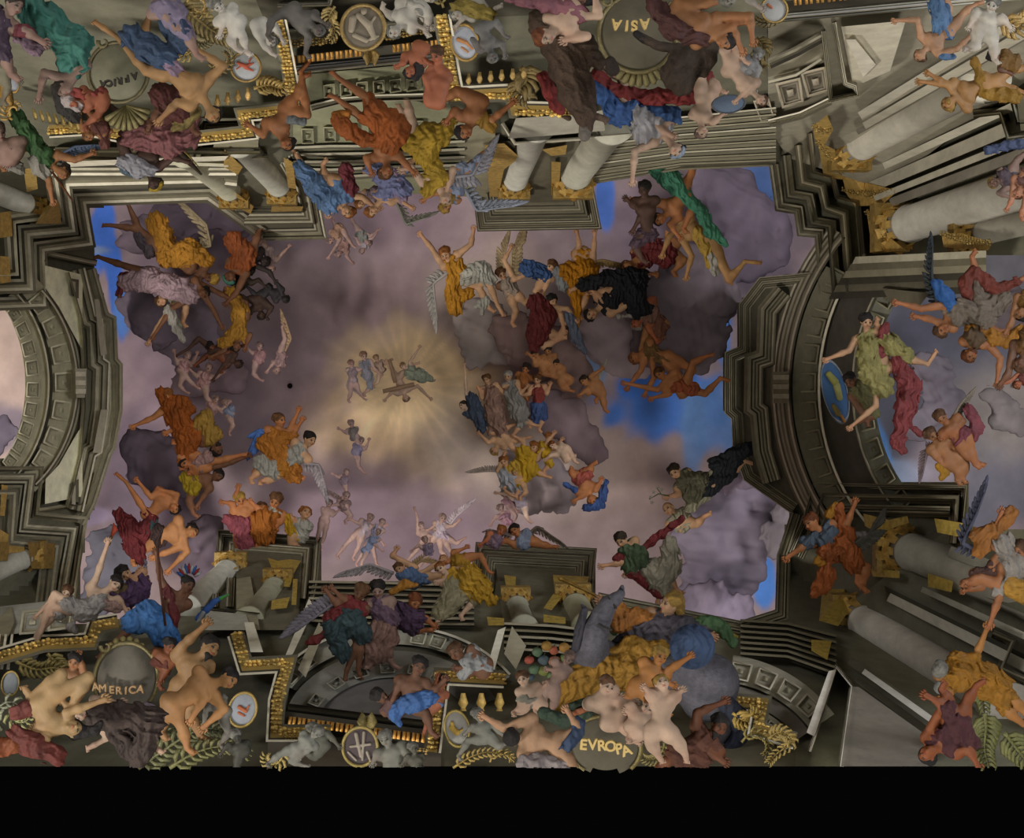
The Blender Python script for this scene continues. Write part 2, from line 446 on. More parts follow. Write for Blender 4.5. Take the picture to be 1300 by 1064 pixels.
def leafband(parent, path, w, col=G1, name='leaf_moulding', h=.25, seed=1, mat='gold', base=0.):
    """carved leaves and berries crowded along a frame"""
    r = random.Random(seed); V = []; Fc = []; C = []
    pts = dens(path, max(2.2, w*.35))
    for i, p in enumerate(pts[:-1]):
        q = pts[i+1]; t = np.array(q)-np.array(p); t = t/(np.linalg.norm(t)+1e-9); n = np.array([-t[1], t[0]])
        for k in range(3):
            c = np.array(p)+n*w*(k-1)*.3+np.array([r.uniform(-1, 1), r.uniform(-1, 1)])*w*.08
            rad = w*r.uniform(.17, .27); an = r.uniform(0, 3.14); el = r.uniform(.5, 1)
            d0 = D(*p)-h-base; b = len(V); cc = np.array(lin(col))*r.uniform(.6, 1.35)
            for m, (rr, zz) in enumerate(((1, 0.04), (.62, 1))):
                for s_ in range(5):
                    a = an+s_*1.2566
                    e = c+rad*rr*(np.array([math.cos(a), math.sin(a)*el]))
                    V.append(P(e[0], e[1], d0-rad*zz*d0/F*.9)); C.append(cc)
            V.append(P(c[0], c[1], d0-rad*1.2*d0/F)); C.append(cc)
            for s_ in range(5):
                t2 = (s_+1) % 5
                Fc.append([b+s_, b+t2, b+5+t2, b+5+s_]); Fc.append([b+5+s_, b+5+t2, b+10])
    o = link(name, V, Fc, np.clip(np.array(C), 0, 1), mat, parent); o['kind'] = 'stuff'
    return o
ORD = ('first', 'second', 'third', 'fourth', 'fifth', 'sixth', 'seventh', 'eighth')
# ---------------------------------------------------------------- left wall
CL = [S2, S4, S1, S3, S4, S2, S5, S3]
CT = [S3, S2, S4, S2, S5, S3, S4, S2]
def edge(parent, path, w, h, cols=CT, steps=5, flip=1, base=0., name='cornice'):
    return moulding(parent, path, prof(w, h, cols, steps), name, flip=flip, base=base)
# zigzag cornice of the upper left corner, running on as the cornice of the upper wall
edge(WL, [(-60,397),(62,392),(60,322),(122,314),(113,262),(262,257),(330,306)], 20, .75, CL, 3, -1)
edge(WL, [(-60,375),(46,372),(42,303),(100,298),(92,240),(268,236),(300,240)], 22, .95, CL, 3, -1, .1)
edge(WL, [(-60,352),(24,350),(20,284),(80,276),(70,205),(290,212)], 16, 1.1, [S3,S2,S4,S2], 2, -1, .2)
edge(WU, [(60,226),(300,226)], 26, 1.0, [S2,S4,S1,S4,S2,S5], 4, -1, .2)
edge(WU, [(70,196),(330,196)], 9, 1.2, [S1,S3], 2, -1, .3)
# arch ring and its soffit on the left
def ring(parent, A, rx0, ry0, rx1, ry1, a0, a1, h0, h1, col, name='soffit', n=26):
    o = []; V = []; Fc = []
    for i in range(n+1):
        a = math.radians(a0+(a1-a0)*i/n)
        for rx, ry, h in ((rx0, ry0, h0), (rx1, ry1, h1)):
            x, y = A[0]+rx*math.cos(a), A[1]+ry*math.sin(a); V.append(P(x, y, D(x, y)-h))
    for i in range(n): Fc.append([2*i, 2*i+1, 2*i+3, 2*i+2])
    return link(name, V, np.array(Fc), lin(col), 'stone', parent)
def ringcoffers(parent, A, rx0, ry0, rx1, ry1, angs, da, h, c0=S3, c1=S4, c2=S3):
    for a in angs:
        q = []
        for rx, ry, s in ((rx0, ry0, -1), (rx1, ry1, -1), (rx1, ry1, 1), (rx0, ry0, 1)):
            b = math.radians(a+s*da); q.append((A[0]+rx*math.cos(b), A[1]+ry*math.sin(b)))
        coffer(parent, q, c0, c1, c2, h=.1, base=h)
ring(WL, LARCH, 82, 130, 147, 178, -52, 50, .0, .6, '7a7560')
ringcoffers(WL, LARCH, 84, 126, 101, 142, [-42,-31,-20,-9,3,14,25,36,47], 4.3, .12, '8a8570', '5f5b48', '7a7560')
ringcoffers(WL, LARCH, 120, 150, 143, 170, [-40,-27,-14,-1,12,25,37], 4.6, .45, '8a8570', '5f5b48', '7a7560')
moulding(WL, [(LARCH[0]+110*math.cos(math.radians(a)), LARCH[1]+148*math.sin(math.radians(a))) for a in range(-50, 51, 4)], [(0,.1,S5),(1,.45,S1),(3,.5,S2),(4,.3,S5),(7,.3,S5)], 'archivolt', flip=-1)
moulding(WL, [(LARCH[0]+147*math.cos(math.radians(a)), LARCH[1]+165*math.sin(math.radians(a))) for a in range(-46, 51, 4)], prof(13, .9, [S2,S1,S4,S2,S3,S1], 3), 'archivolt', flip=-1)
for y0, y1, ya, yb in ((330, 470, 345, 382), (640, 505, 628, 590)):
    slab(WL, [(57,ya-8 if ya<400 else ya+12),(105,ya+4 if ya<400 else ya+2),(104,yb+62 if ya<400 else yb-50),(92,yb+40 if ya<400 else yb-30),(75,yb+8 if ya<400 else yb),(58,yb-16 if ya<400 else yb+18)], .75, 'b3ac92', 'spandrel')
    slab(WL, [(88,ya+8),(100,ya+10),(100,ya+34 if ya<400 else ya-20),(90,ya+30 if ya<400 else ya-14)], .95, S4, 'recess_panel', t=.2)
    slab(WL, [(91,ya+12),(96,ya+13),(96,ya+26 if ya<400 else ya-12),(92,ya+24 if ya<400 else ya-8)], 1.0, S2, 'recess_panel', t=.1)
slab(WL, [(95,468),(110,468),(108,505),(97,505)], 1.3, S2, 'keystone')
for k in range(3): slab(WL, [(96,472+k*11),(109,472+k*11),(109,478+k*11),(96,478+k*11)], 1.45, S1, 'keystone', t=.15)
# upright entablature of the left side
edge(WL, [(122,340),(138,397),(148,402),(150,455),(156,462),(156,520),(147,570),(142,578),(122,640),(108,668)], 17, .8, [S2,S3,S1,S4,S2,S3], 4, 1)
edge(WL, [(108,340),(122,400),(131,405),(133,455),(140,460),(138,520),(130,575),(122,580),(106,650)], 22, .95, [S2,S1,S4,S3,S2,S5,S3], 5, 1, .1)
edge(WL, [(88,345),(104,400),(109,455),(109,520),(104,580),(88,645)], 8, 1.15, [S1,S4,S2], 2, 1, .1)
slab(WL, [(120,380),(126,380),(136,450),(128,452)], 1.2, S2, 'pilaster'); slab(WL, [(128,520),(137,520),(128,575),(118,575)], 1.2, S2, 'pilaster')
edge(WL, [(122,338),(60,325),(58,332)], 8, .8, [S2,S4,S1], 2, 1)
# lower left corner cornice
edge(WL, [(-60,592),(56,592),(50,650),(112,656),(100,735),(90,795)], 9, .9, [S1,S3,S1,S4], 2, 1)
edge(WL, [(-60,601),(46,601),(38,664),(100,668),(88,735),(80,790)], 20, .85, CL, 4, 1)
edge(WL, [(-60,622),(24,622),(20,684),(78,690),(66,790)], 24, .7, [S3,S4,S2,S4,S3,S5], 4, 1)
edge(WL, [(48,650),(110,640),(120,600)], 6, 1., [S1,S3,S1], 2, -1)
slab(WL, [(-60,645),(0,645),(5,700),(-60,705)], .4, S4); slab(WL, [(2,615),(10,617),(6,655),(0,655)], .6, G1, 'gilded_panel', 'gold')
slab(WL, [(0,672),(30,690),(32,700),(0,704)], .5, G1, 'gilded_panel', 'gold'); slab(WL, [(35,688),(70,690),(68,722),(40,722)], .8, G2, 'gilded_panel', 'gold')
slab(WL, [(0,688),(12,688),(10,712),(-8,712)], .8, G2, 'gilded_panel', 'gold')
column('grey shaft at the far left edge under the arched opening', (38,705), 13, 1.3, '77756c', 'columns of the painted arcade')
column('grey shaft crossing behind the feather-crowned man at lower left', (292,722), 15, 1.22, '86847a', 'columns of the painted arcade')
column('pale shaft at the upper left corner above the zigzag cornice', (40,262), 14, 1.4, '9a988e', 'columns of the painted arcade')
for q in ([(0,270),(14,268),(16,300),(0,302)], [(0,325),(12,326),(14,358),(0,360)], [(58,262),(75,255),(78,284),(45,284)], [(30,215),(45,212),(48,240),(34,244)]):
    slab(WL, q, 1.25, G1, 'gilded_panel', 'gold')
for q in ([(85,205),(290,198),(285,204),(85,212)],): slab(WU, q, 1.5, S1, 'fascia')
slab(WL, [(0,770),(90,760),(86,800),(0,806)], .5, '7c7b74', 'panel'); coffer(WL, [(28,775),(58,772),(54,804),(24,806)], S2, S3, S2, base=.6)
coffer(WL, [(62,768),(98,766),(92,798),(60,802)], S2, S3, S2, base=.6)
slab(WL, [(-20,800),(14,770),(18,790),(-10,860),(-30,860)], .7, S3, 'pilaster')
for x in (-2, 6, 14): slab(WL, [(x,805),(x+3,805),(x-2,850),(x-6,850)], .95, S1, 'pilaster', t=.1)
# ---------------------------------------------------------------- upper wall
# first projecting pier
edge(WU, [(322,306),(416,304),(404,242),(378,192)], 16, .6, [S2,S4,S1,S5,S3], 4, -1)
edge(WU, [(310,286),(400,285),(392,240),(368,200)], 14, .75, [S3,S4,S2,S4], 3, -1)
edge(WU, [(300,270),(385,270),(380,238),(362,205)], 8, .85, [S2,S5], 2, -1)
edge(WU, [(245,205),(255,150),(360,150)], 8, .9, [S1,S4,S2,S4], 2, 1)
slab(WU, [(262,160),(330,158),(330,175),(262,178)], .7, S2); slab(WU, [(272,180),(328,178),(328,188),(270,192)], .8, S3)
edge(WU, [(250,205),(340,200)], 5, 1.1, [S1,S3], 2, -1)
for q in ([(345,262),(385,262),(383,268),(344,269)], [(360,200),(372,206),(376,240),(366,238)], [(285,190),(308,212),(302,222),(284,212)], [(300,245),(322,262),(318,272),(300,262)]):
    slab(WU, q, 1.2, G1, 'gilded_panel', 'gold')
column('short shaft with gilded capital under the first upper pier', (357,240), 14, 1.27, '7f7d72', 'columns of the painted arcade')
column('shaft beside the dark winged helmet boy, upper left', (296,245), 14, 1.24, '85826f', 'columns of the painted arcade')
# coffered arch between the piers
slab(WU, [(372,96),(560,78),(575,150),(600,250),(404,240),(372,190)], .25, '66664f', 'arch_vault')
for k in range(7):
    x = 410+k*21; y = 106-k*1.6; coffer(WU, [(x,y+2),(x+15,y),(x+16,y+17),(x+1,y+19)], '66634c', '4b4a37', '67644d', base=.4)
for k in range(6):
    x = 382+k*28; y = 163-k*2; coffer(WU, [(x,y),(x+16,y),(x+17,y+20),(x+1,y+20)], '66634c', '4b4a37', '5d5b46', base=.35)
moulding(WU, [(394,133),(430,124),(480,120),(560,118)], [(0,.2,S3),(0,.45,S3),(2,.5,S2),(4,.35,S4),(7,.35,S4),(8,.55,S2),(9,.2,S2)], 'archivolt')
for k in range(5): moulding(WU, [(372,186+k*9),(420,184+k*10),(480,184+k*9),(590,178+k*10)], [(0,.2,S3),(0,.5,S3),(3,.55,S2),(4,.3,S4),(6,.3,S4)], 'cornice')
edge(WU, [(358,96),(560,76)], 12, 1.0, ['cfc8ba',S3,'c8c0b2',S4,'b0a898'], 4, -1, .1, 'fascia')
slab(WU, [(362,82),(560,63),(560,50),(362,72)], .6, S5, 'frieze')
GAIN = 1.5
# gilded fluted band, one block after another
def fluted(parent, p0, p1, w, n, base=.9, skip=()):
    p0, p1 = np.array(p0, float), np.array(p1, float); t = (p1-p0)/n; u = t/np.linalg.norm(t); m = np.array([u[1], -u[0]])*w
    for i in range(n):
        if i in skip: continue
        for j in range(2):
            a = p0+t*(i+.1+.42*j); b = p0+t*(i+.48+.42*j)
            V = []; Fc = []
            for s_, h_ in ((0,0),(.25,.13),(.75,.13),(1,0)):
                for k_ in (0, .1, .9, 1):
                    q = a+(b-a)*s_+m*k_; V.append(P(q[0], q[1], D(*q)-base-(h_ if k_ in (.1, .9) else 0)-.02))
            for r_ in range(3):
                for k_ in range(3): Fc.append([r_*4+k_, r_*4+k_+1, r_*4+k_+5, r_*4+k_+4])
            link('flute', V, np.array(Fc), lin('a3782c'), 'gold', parent)
fluted(WU, (365,82), (558,60), 10, 16, skip=(9,10))
leafband(WU, [(362,56),(430,50)], 11, G2, base=.9); leafband(WU, [(490,46),(560,34)], 12, G2, base=.9, seed=3)
edge(WU, [(350,42),(560,24)], 4, 1.2, [S2,S4], 2, -1); edge(WU, [(352,10),(420,8),(430,-30)], 7, .8, ['b0aca4',S3,S1,S4], 3, -1)
slab(WU, [(300,-60),(700,-60),(700,18),(340,36)], .15, '3f3b30', 'frieze')
GAIN = 2.1
# second pier
edge(WU, [(600,246),(606,294),(764,291),(752,230)], 14, .6, [S3,S4,S2,S5,S3,S4], 5, -1)
edge(WU, [(617,246),(622,276),(746,274),(738,236)], 18, .8, [S4,S3,S5,S3,S4,S2], 5, -1)
slab(WU, [(625,180),(735,175),(742,256),(630,258)], .35, S4, 'pier_face')
for q in ([(615,184),(640,182),(660,200),(640,215),(632,250),(622,250)], [(630,250),(672,250),(670,238),(628,238)], [(700,205),(712,206),(710,235),(745,236),(745,248),(700,248)], [(688,190),(720,184),(718,196),(700,198)]):
    slab(WU, q, .9, G1, 'gilded_panel', 'gold')
column('shaft with pale light on its side, left of two under the second upper pier', (653,232), 15, 1.32, '87847a', 'columns of the painted arcade')
column('shaft with gilded capital directly below the brown beast', (728,226), 19, 1.3, '7f7c6e', 'columns of the painted arcade')
slab(WU, [(645,176),(655,150),(735,145),(765,140),(768,166),(700,172)], 1.5, '7d786b', 'abutment')
edge(WU, [(640,155),(655,180),(762,172),(752,150)], 6, 1.5, [S1,S4,S2], 2, 1)
edge(WU, [(752,150),(760,172),(830,166)], 6, 1.5, [S2,S4,S1], 2, 1)
slab(WU, [(570,150),(625,145),(640,250),(600,250)], .35, S3, 'pilaster')
# long ledges right of the second pier
for k in range(9): moulding(WU, [(752,160+k*8),(865,148+k*7.4),(985,136+k*8.3)], [(0,.3,S3),(0,.5,S3),(2,.56,S2 if k%3==0 else S3),(3.2,.42,S4),(7,.4,S3 if k%2 else '5a5647')], 'cornice')
edge(WU, [(752,234),(862,216),(980,211)], 8, .7, [S2,S4,S2], 2, -1, .1)
# frame of the upper left and upper right cartouches
def frame(parent, path, w=9, base=1.1, seed=2, flip=1):
    moulding(parent, path, [(-w*.7,.1,'2e2a20'),(-w*.7,.25,'2e2a20'),(-w*.45,.3,S4),(w*.45,.3,'6e5a28'),(w*.6,.3,S5),(w*.62,.42,S2),(w*.8,.42,S1),(w*.8,.1,S4)], 'frame_moulding', flip=flip, base=base)
    leafband(parent, path, w*1.05, 'a08640', base=base, h=.34, seed=seed)
for i, (lab, pth, fl) in enumerate((
  ('gilded leaf frame stepping round the upper left group', [(62,165),(110,162),(195,180),(250,175),(315,168),(308,145),(375,138),(358,48),(352,20)], 1),
  ('gilded leaf frame around the beast group, top centre', [(560,20),(572,90),(578,122),(650,118),(655,140),(728,142)], -1),
  ('gilded leaf frame stepping round the shield at lower left', [(-20,840),(55,818),(115,815),(122,795),(150,790)], -1),
  ('gilded leaf frame with double corner right of the long-haired youth, lower left', [(300,805),(312,845),(365,842),(352,890),(350,930),(420,930)], 1),
  ('gilded leaf frame left of the mounted queen group', [(640,862),(560,858),(552,920),(548,955)], -1),
  ('gilded leaf corner frame right of the mounted queen group', [(925,890),(968,893),(962,925),(1010,940)], 1))):
    e = empty('gilded_frame', P(pth[0][0], pth[0][1], D(*pth[0]))); frame(e, pth, 15 if i else 13, base=1.0, seed=i+2, flip=fl); tag(e, lab, 'frame')
# ---------------------------------------------------------------- upper right
slab(WR, [(975,28),(1300,-60),(1360,-60),(1360,60),(1120,240),(1000,200),(975,160)], .1, '6c6758', 'wall_field')
edge(WU, [(975,30),(1300,0)], 12, 1.2, ['c9c2b2',S3,'bdb5a6',S4,'a8a090'], 4, -1)
slab(WU, [(975,18),(1200,-5),(1200,-20),(975,4)], 1.0, S5, 'frieze')
fluted(WU, (1006,8), (1120,-4), 9, 8)
for (cx, cy) in ((1002,118),(1034,104)):
    coffer(WR, [(cx-18,cy-12),(cx+14,cy-20),(cx+19,cy+12),(cx-9,cy+20)], '7d7462', '4d473b', '776f60', base=.35)
coffer(WR, [(956,128),(976,124),(984,152),(966,156)], '7d7462', '4d473b', '776f60', base=.35)
moulding(WR, [(975,78),(1010,62),(1042,44)], [(0,.2,S3),(0,.9,S3),(3,1.,S2),(6,.8,S4),(10,.7,S5)], 'archivolt')
moulding(WR, [(975,103),(1010,94),(1042,74)], [(0,.3,S1),(0,.7,S1),(3,.75,S2),(4,.5,S4)], 'archivolt')
moulding(WR, [(975,152),(1015,142),(1052,124)], [(0,.3,S1),(0,.7,S2),(2,.75,S1),(3,.5,S5),(5,.5,S3),(7,.7,S1),(10,.6,S4)], 'archivolt')
edge(WR, [(1042,40),(1052,130),(1090,122),(1088,108),(1076,104),(1062,28)], 7, 1.0, ['a19884',S4,'b5ad9a',S4,S2], 4, -1)
slab(WR, [(1068,34),(1150,26),(1130,90),(1096,105),(1082,104)], .8, '8d8776', 'panel')
slab(WR, [(1074,50),(1086,50),(1112,82),(1096,98)], 1.0, '979181', 'panel')
radial(WR, (1092,148), 12, 1.42, .9, '8a8576', 'pilaster'); radial(WR, (1097,160), 9, 1.4, 1.15, '86806f', 'pilaster')
radial(WR, (1088,168), 7, 1.4, .8, '554f44', 'pilaster')
radial(WR, (1098,222), 8, 1.5, 1.1, '8b8676', 'pilaster'); radial(WR, (1104,238), 13, 1.5, .9, '7c7769', 'pilaster'); radial(WR, (1110,252), 7, 1.5, 1.1, '7f7a6a', 'pilaster')
radial(WR, (1112,264), 10, 1.5, .7, '5a554a', 'pilaster')
column('long pale column at upper right, its shaft reaching the leaning bearded man', (1082,190), 19, 1.33, '827d70', 'columns of the painted arcade')
column('long pale column running to the right edge above the dark-winged youth', (1142,288), 23, 1.4, '7d796f', 'columns of the painted arcade')
column('short darker column at the right edge behind the pale column', (1232,300), 15, 1.25, '5f5b50', 'columns of the painted arcade')
for q in ([(1032,160),(1050,146),(1058,164),(1044,190),(1034,175)], [(1038,180),(1060,190),(1062,215),(1080,222),(1098,222),(1096,245),(1074,244),(1070,228),(1046,225)], [(1070,240),(1100,232),(1140,242),(1120,260),(1086,262)], [(1100,268),(1120,268),(1128,300),(1150,318),(1108,322)], [(1195,296),(1220,296),(1260,308),(1255,318),(1198,314)]):
    slab(WR, q, .95, G1, 'gilded_panel', 'gold', t=.15)
    leafband(WR, [q[0], tuple(np.mean(q, 0)), q[2]], 9, '7d6a38', 'gilded_ornament', base=.95, h=.12)
edge(WR, [(1236,150),(1268,146),(1278,178),(1330,172)], 12, 1.3, [S2,S4,S1,S4,S3], 3, -1, .3)
edge(WR, [(1250,132),(1282,128),(1290,158),(1330,154)], 10, 1.4, [S3,S5,S2,S4], 2, -1, .4)
edge(WD, [(1262,800),(1290,812),(1276,846),(1310,862)], 10, 1.2, [S3,S5,S2,S4], 2, 1, .3)
slab(WR, [(1290,120),(1360,110),(1360,160),(1296,166)], 1.6, S4, 'panel')
# zigzag cornice of the upper right corner
ZZ = [(976,210),(984,268),(1008,272),(1012,300),(1034,302),(1040,372)]
edge(WR, ZZ, 14, .8, [S2,S4,S1,S4,S3], 3, -1)
edge(WR, [(992,198),(998,252),(1022,256),(1028,286),(1050,290),(1056,372)], 14, 1.0, [S3,S5,S2,S4,S3], 3, -1)
edge(WR, [(1008,185),(1014,236),(1038,242),(1044,268),(1066,276),(1074,372)], 12, 1.15, [S2,S4,S3,S1], 3, -1)
edge(WR, [(1024,170),(1030,220),(1054,226),(1060,252),(1086,258),(1092,332)], 9, 1.25, [S1,S4,S2], 2, -1)
# cornice over the right arch
for k, (h, c) in enumerate(((1.5,S2),(1.35,S4),(1.2,S3),(1.05,S5),(.95,S4),(.8,S5))):
    slab(WR, [(1086-k*6,326+k*9),(1252,318+k*9),(1252,327+k*9),(1082-k*6,335+k*9)], h, c, 'cornice')
slab(WR, [(1120,366),(1180,372),(1165,392),(1130,385)], 1.2, S4, 'corbel')
edge(WD, [(1004,650),(986,705),(984,774),(940,788),(760,752)], 18, .6, [S3,S4,S2,S5,S3], 5, -1)
# ---------------------------------------------------------------- right arch
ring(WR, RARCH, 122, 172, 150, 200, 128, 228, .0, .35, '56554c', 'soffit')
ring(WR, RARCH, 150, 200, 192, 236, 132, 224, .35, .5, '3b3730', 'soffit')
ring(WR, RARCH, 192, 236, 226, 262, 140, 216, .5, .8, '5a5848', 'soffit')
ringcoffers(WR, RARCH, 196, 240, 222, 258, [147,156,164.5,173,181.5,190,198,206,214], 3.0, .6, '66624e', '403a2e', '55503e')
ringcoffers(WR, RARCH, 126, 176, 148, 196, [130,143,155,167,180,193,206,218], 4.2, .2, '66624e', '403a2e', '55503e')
def RA(r0, r1): return [(RARCH[0]+r0*math.cos(math.radians(a)), RARCH[1]+r1*math.sin(math.radians(a))) for a in range(134, 227, 4)]
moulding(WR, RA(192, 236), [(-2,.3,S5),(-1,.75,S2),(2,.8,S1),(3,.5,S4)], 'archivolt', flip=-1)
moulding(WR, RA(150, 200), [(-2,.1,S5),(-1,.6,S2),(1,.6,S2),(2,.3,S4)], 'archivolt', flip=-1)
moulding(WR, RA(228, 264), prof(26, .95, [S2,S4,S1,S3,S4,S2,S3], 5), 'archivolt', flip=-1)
edge(WR, [(1036,345),(964,352),(938,386),(938,440),(920,447),(920,525),(928,532),(930,570),(944,610),(1004,652)], 16, .6, [S3,S2,S4,S3,S4,S2], 6, -1)
edge(WR, [(985,362),(962,390),(960,445),(945,450),(944,524),(952,530),(956,575),(968,615)], 26, .7, [S4,S3,S4,S2,S3,S5,S3], 6, -1, .1)
slab(WR, [(980,472),(1002,472),(1000,512),(982,512)], 1.3, S3, 'keystone')
for k in range(3): slab(WR, [(981,476+k*12),(1002,476+k*12),(1001,482+k*12),(982,482+k*12)], 1.45, S2, 'keystone', t=.15)
# third pier with nested cornices, below the right arch
edge(WR, [(1000,700),(1020,655),(1032,613),(1228,616),(1224,655),(1222,700)], 10, .8, [S1,S3,S4,S2,S4], 4, 1)
edge(WR, [(1010,705),(1032,660),(1044,626),(1218,629),(1214,690)], 12, 1.0, [S3,S4,S3,S2,S4], 4, 1)
edge(WR, [(1030,690),(1050,650),(1058,640),(1206,643)], 14, 1.15, [S1,S3,S4,S3,S5], 4, 1)
slab(WR, [(1050,655),(1220,660),(1300,700),(1300,880),(1180,860),(1060,780),(1040,740)], .05, '504e42', 'wall_field')
for q in ([(1096,652),(1128,660),(1152,655),(1154,664),(1128,672),(1118,690),(1120,705),(1112,700),(1112,675),(1098,668)], [(1186,658),(1222,664),(1220,682),(1190,676)], [(1105,722),(1142,725),(1142,734),(1108,732)], [(1178,728),(1210,738),(1208,752),(1178,745)], [(1044,748),(1072,748),(1082,770),(1064,795),(1040,788)], [(1030,812),(1056,814),(1050,838),(1030,826)]):
    slab(WR, q, 1.1, '8a7628', 'gilded_panel', 'gold')
column('dark column bending from the pier to the right edge behind the winged figure', (1145,696), 23, 1.45, '66635a', 'columns of the painted arcade')
column('great dark column at lower right, behind the man in the ochre tunic', (1086,784), 21, 1.38, '85817a', 'columns of the painted arcade')
radial(WR, (1128,758), 11, 1.32, 1.0, '8a877d'); radial(WR, (1120,746), 6, 1.36, .8, '35342b'); radial(WR, (1170,748), 7, 1.4, 1.2, '66645a'); radial(WR, (1190,728), 9, 1.4, .8, '3b3a30')
radial(WD, (1096,852), 7, 1.27, 1.1, '8f8c84'); radial(WD, (1088,862), 8, 1.24, .8, '3c3a30'); radial(WD, (1078,838), 10, 1.3, .7, '47453a')
radial(WD, (1205,700), 14, 1.3, .8, '5c5a50')
slab(WD, [(1078,872),(1090,872),(1188,942),(1180,973),(1064,973)], .9, '57524a', 'panel')
edge(WD, [(1066,973),(1080,872),(1062,850),(1040,925),(1030,955)], 5, 1.2, ['b5b0a6',S4,'a09b90',S4], 3, 1)
slab(WD, [(1052,852),(1062,850),(1034,935),(1024,930)], 1.1, 'aaa59b', 'pilaster')
# lower right cornice and coffered arch
for k in range(7): moulding(WD, [(940,786+k*7),(1000,790+k*7),(1062,806+k*8)], [(0,.3,S4),(0,.7,S3),(3,.75,'5f5b48'),(4,.4,S5),(6.5,.4,S4)], 'cornice')
LA = (905, 1010)
ring(WD, LA, 188, 180, 152, 145, -82, -35, .5, .4, '6f6b5e', 'arch_band'); ring(WD, LA, 150, 142, 132, 125, -82, -35, .3, .2, '55514a', 'arch_band'); ring(WD, LA, 130, 123, 105, 100, -80, -35, .4, .3, '66624f', 'arch_band')
ringcoffers(WD, LA, 160, 150, 183, 173, [-78,-67,-56,-45], 4.2, .5, '7a7566', '545040', '605c4b')
ringcoffers(WD, LA, 108, 103, 126, 119, [-62,-50,-38], 4.5, .4, '7a7566', '545040', '605c4b')
# ---------------------------------------------------------------- lower wall: two piers and the arch between
edge(WD, [(268,770),(276,672),(408,682),(404,735),(392,790)], 10, .6, [S2,S4,S3,S5,S2], 4, 1)
edge(WD, [(286,770),(290,686),(394,694),(388,760)], 12, .8, [S3,S4,S2,S4,S3], 4, 1)
slab(WD, [(300,700),(384,706),(378,800),(300,800)], .5, S4, 'pier_face')
edge(WD, [(598,750),(604,688),(758,696),(752,760),(770,800)], 12, .6, [S3,S4,S3,S5,S4], 5, 1)
edge(WD, [(614,750),(618,704),(742,711),(738,770)], 14, .8, [S4,S3,S5,S3,S4], 5, 1)
slab(WD, [(630,722),(738,726),(745,800),(640,800)], .5, '4d4a3b', 'pier_face')
for q in ([(340,708),(352,712),(368,710),(382,712),(372,730),(368,745),(360,745),(362,728),(345,722)], [(345,762),(368,758),(364,772),(344,774)], [(278,712),(300,710),(302,722),(280,726)], [(640,730),(655,732),(654,752),(644,754)], [(618,783),(640,785),(640,794),(620,794)], [(702,730),(748,732),(744,745),(722,745),(712,760),(700,775),(690,772),(704,752)], [(690,780),(718,784),(718,792),(690,790)], [(372,735),(378,735),(376,768),(370,768)]):
    slab(WD, q, 1.0, '8a7628', 'gilded_panel', 'gold', t=.12)
column('dim shaft under the left lower pier, beside the grinning garland angel', (352,742), 14, 1.18, '6c6a58', 'columns of the painted arcade')
column('dim shaft at the left end of the queen\'s pier', (655,765), 14, 1.12, '6b695b', 'columns of the painted arcade')
column('dim shaft under the queen\'s pier, right of the gilded bracket', (728,765), 17, 1.12, '66634f', 'columns of the painted arcade')
for k in range(8): moulding(WD, [(392,737+k*7),(470,738+k*7.4),(602,742+k*7)], [(0,.2,S4),(0,.6,S3),(3,.65,S2 if k%3==0 else S3),(4,.3,S5),(6.5,.3,S4)], 'cornice')
for k in range(5): moulding(WD, [(640,790+k*8),(700,793+k*8),(760,800+k*8)], [(0,.6,S3),(0,1.0,S3),(3,1.05,S2 if k%2==0 else S3),(4,.7,S5),(7,.7,S4)], 'cornice')
LB = (500, 930)
ring(WD, LB, 175, 135, 150, 112, -150, -32, .5, .4, '77766d', 'arch_band', 34); ring(WD, LB, 150, 112, 142, 104, -150, -32, .2, .2, '3f3d33', 'arch_band', 34)
ring(WD, LB, 142, 104, 100, 70, -160, -24, .3, .2, '5c5b55', 'arch_band', 34); ring(WD, LB, 100, 70, 30, 10, -170, -10, .1, .1, '4a4746', 'arch_band', 34)
ringcoffers(WD, LB, 152, 115, 172, 131, [-145,-133,-79,-70,-60,-50,-39], 3.4, .5, '8a8878', '5c5a48', '6b6856')
ringcoffers(WD, LB, 106, 76, 122, 88, [-150,-130,-112,-94,-76,-60], 5, .3, '5f5d52', '45433a', '55534a')
moulding(WD, [(500+177*math.cos(math.radians(a)), 930+137*math.sin(math.radians(a))) for a in range(-148, -30, 5)], [(0,.3,S3),(0,.75,'8a887c'),(3,.8,'a09e92'),(4,.4,S4)], 'archivolt')
slab(WD, [(405,790),(412,800),(388,860),(378,850)], .8, S2, 'pilaster'); slab(WD, [(392,760),(400,770),(372,830),(360,838)], 1.0, 'a5a294', 'pilaster')
slab(WD, [(632,800),(642,796),(628,850),(618,848)], 1.1, 'b2ada0', 'pilaster'); slab(WD, [(650,795),(668,820),(655,850),(640,830)], 1.2, S2, 'pilaster')
slab(WD, [(300,735),(318,732),(330,800),(300,800)], .9, S3, 'pilaster'); slab(WD, [(310,790),(322,790),(334,828),(318,828)], 1.3, 'a5a294', 'pilaster')
slab(WD, [(262,775),(312,780),(320,800),(258,800)], 1.0, '77756b', 'panel')
edge(WD, [(255,770),(330,778)], 6, 1.2, [S1,S4], 2, 1)
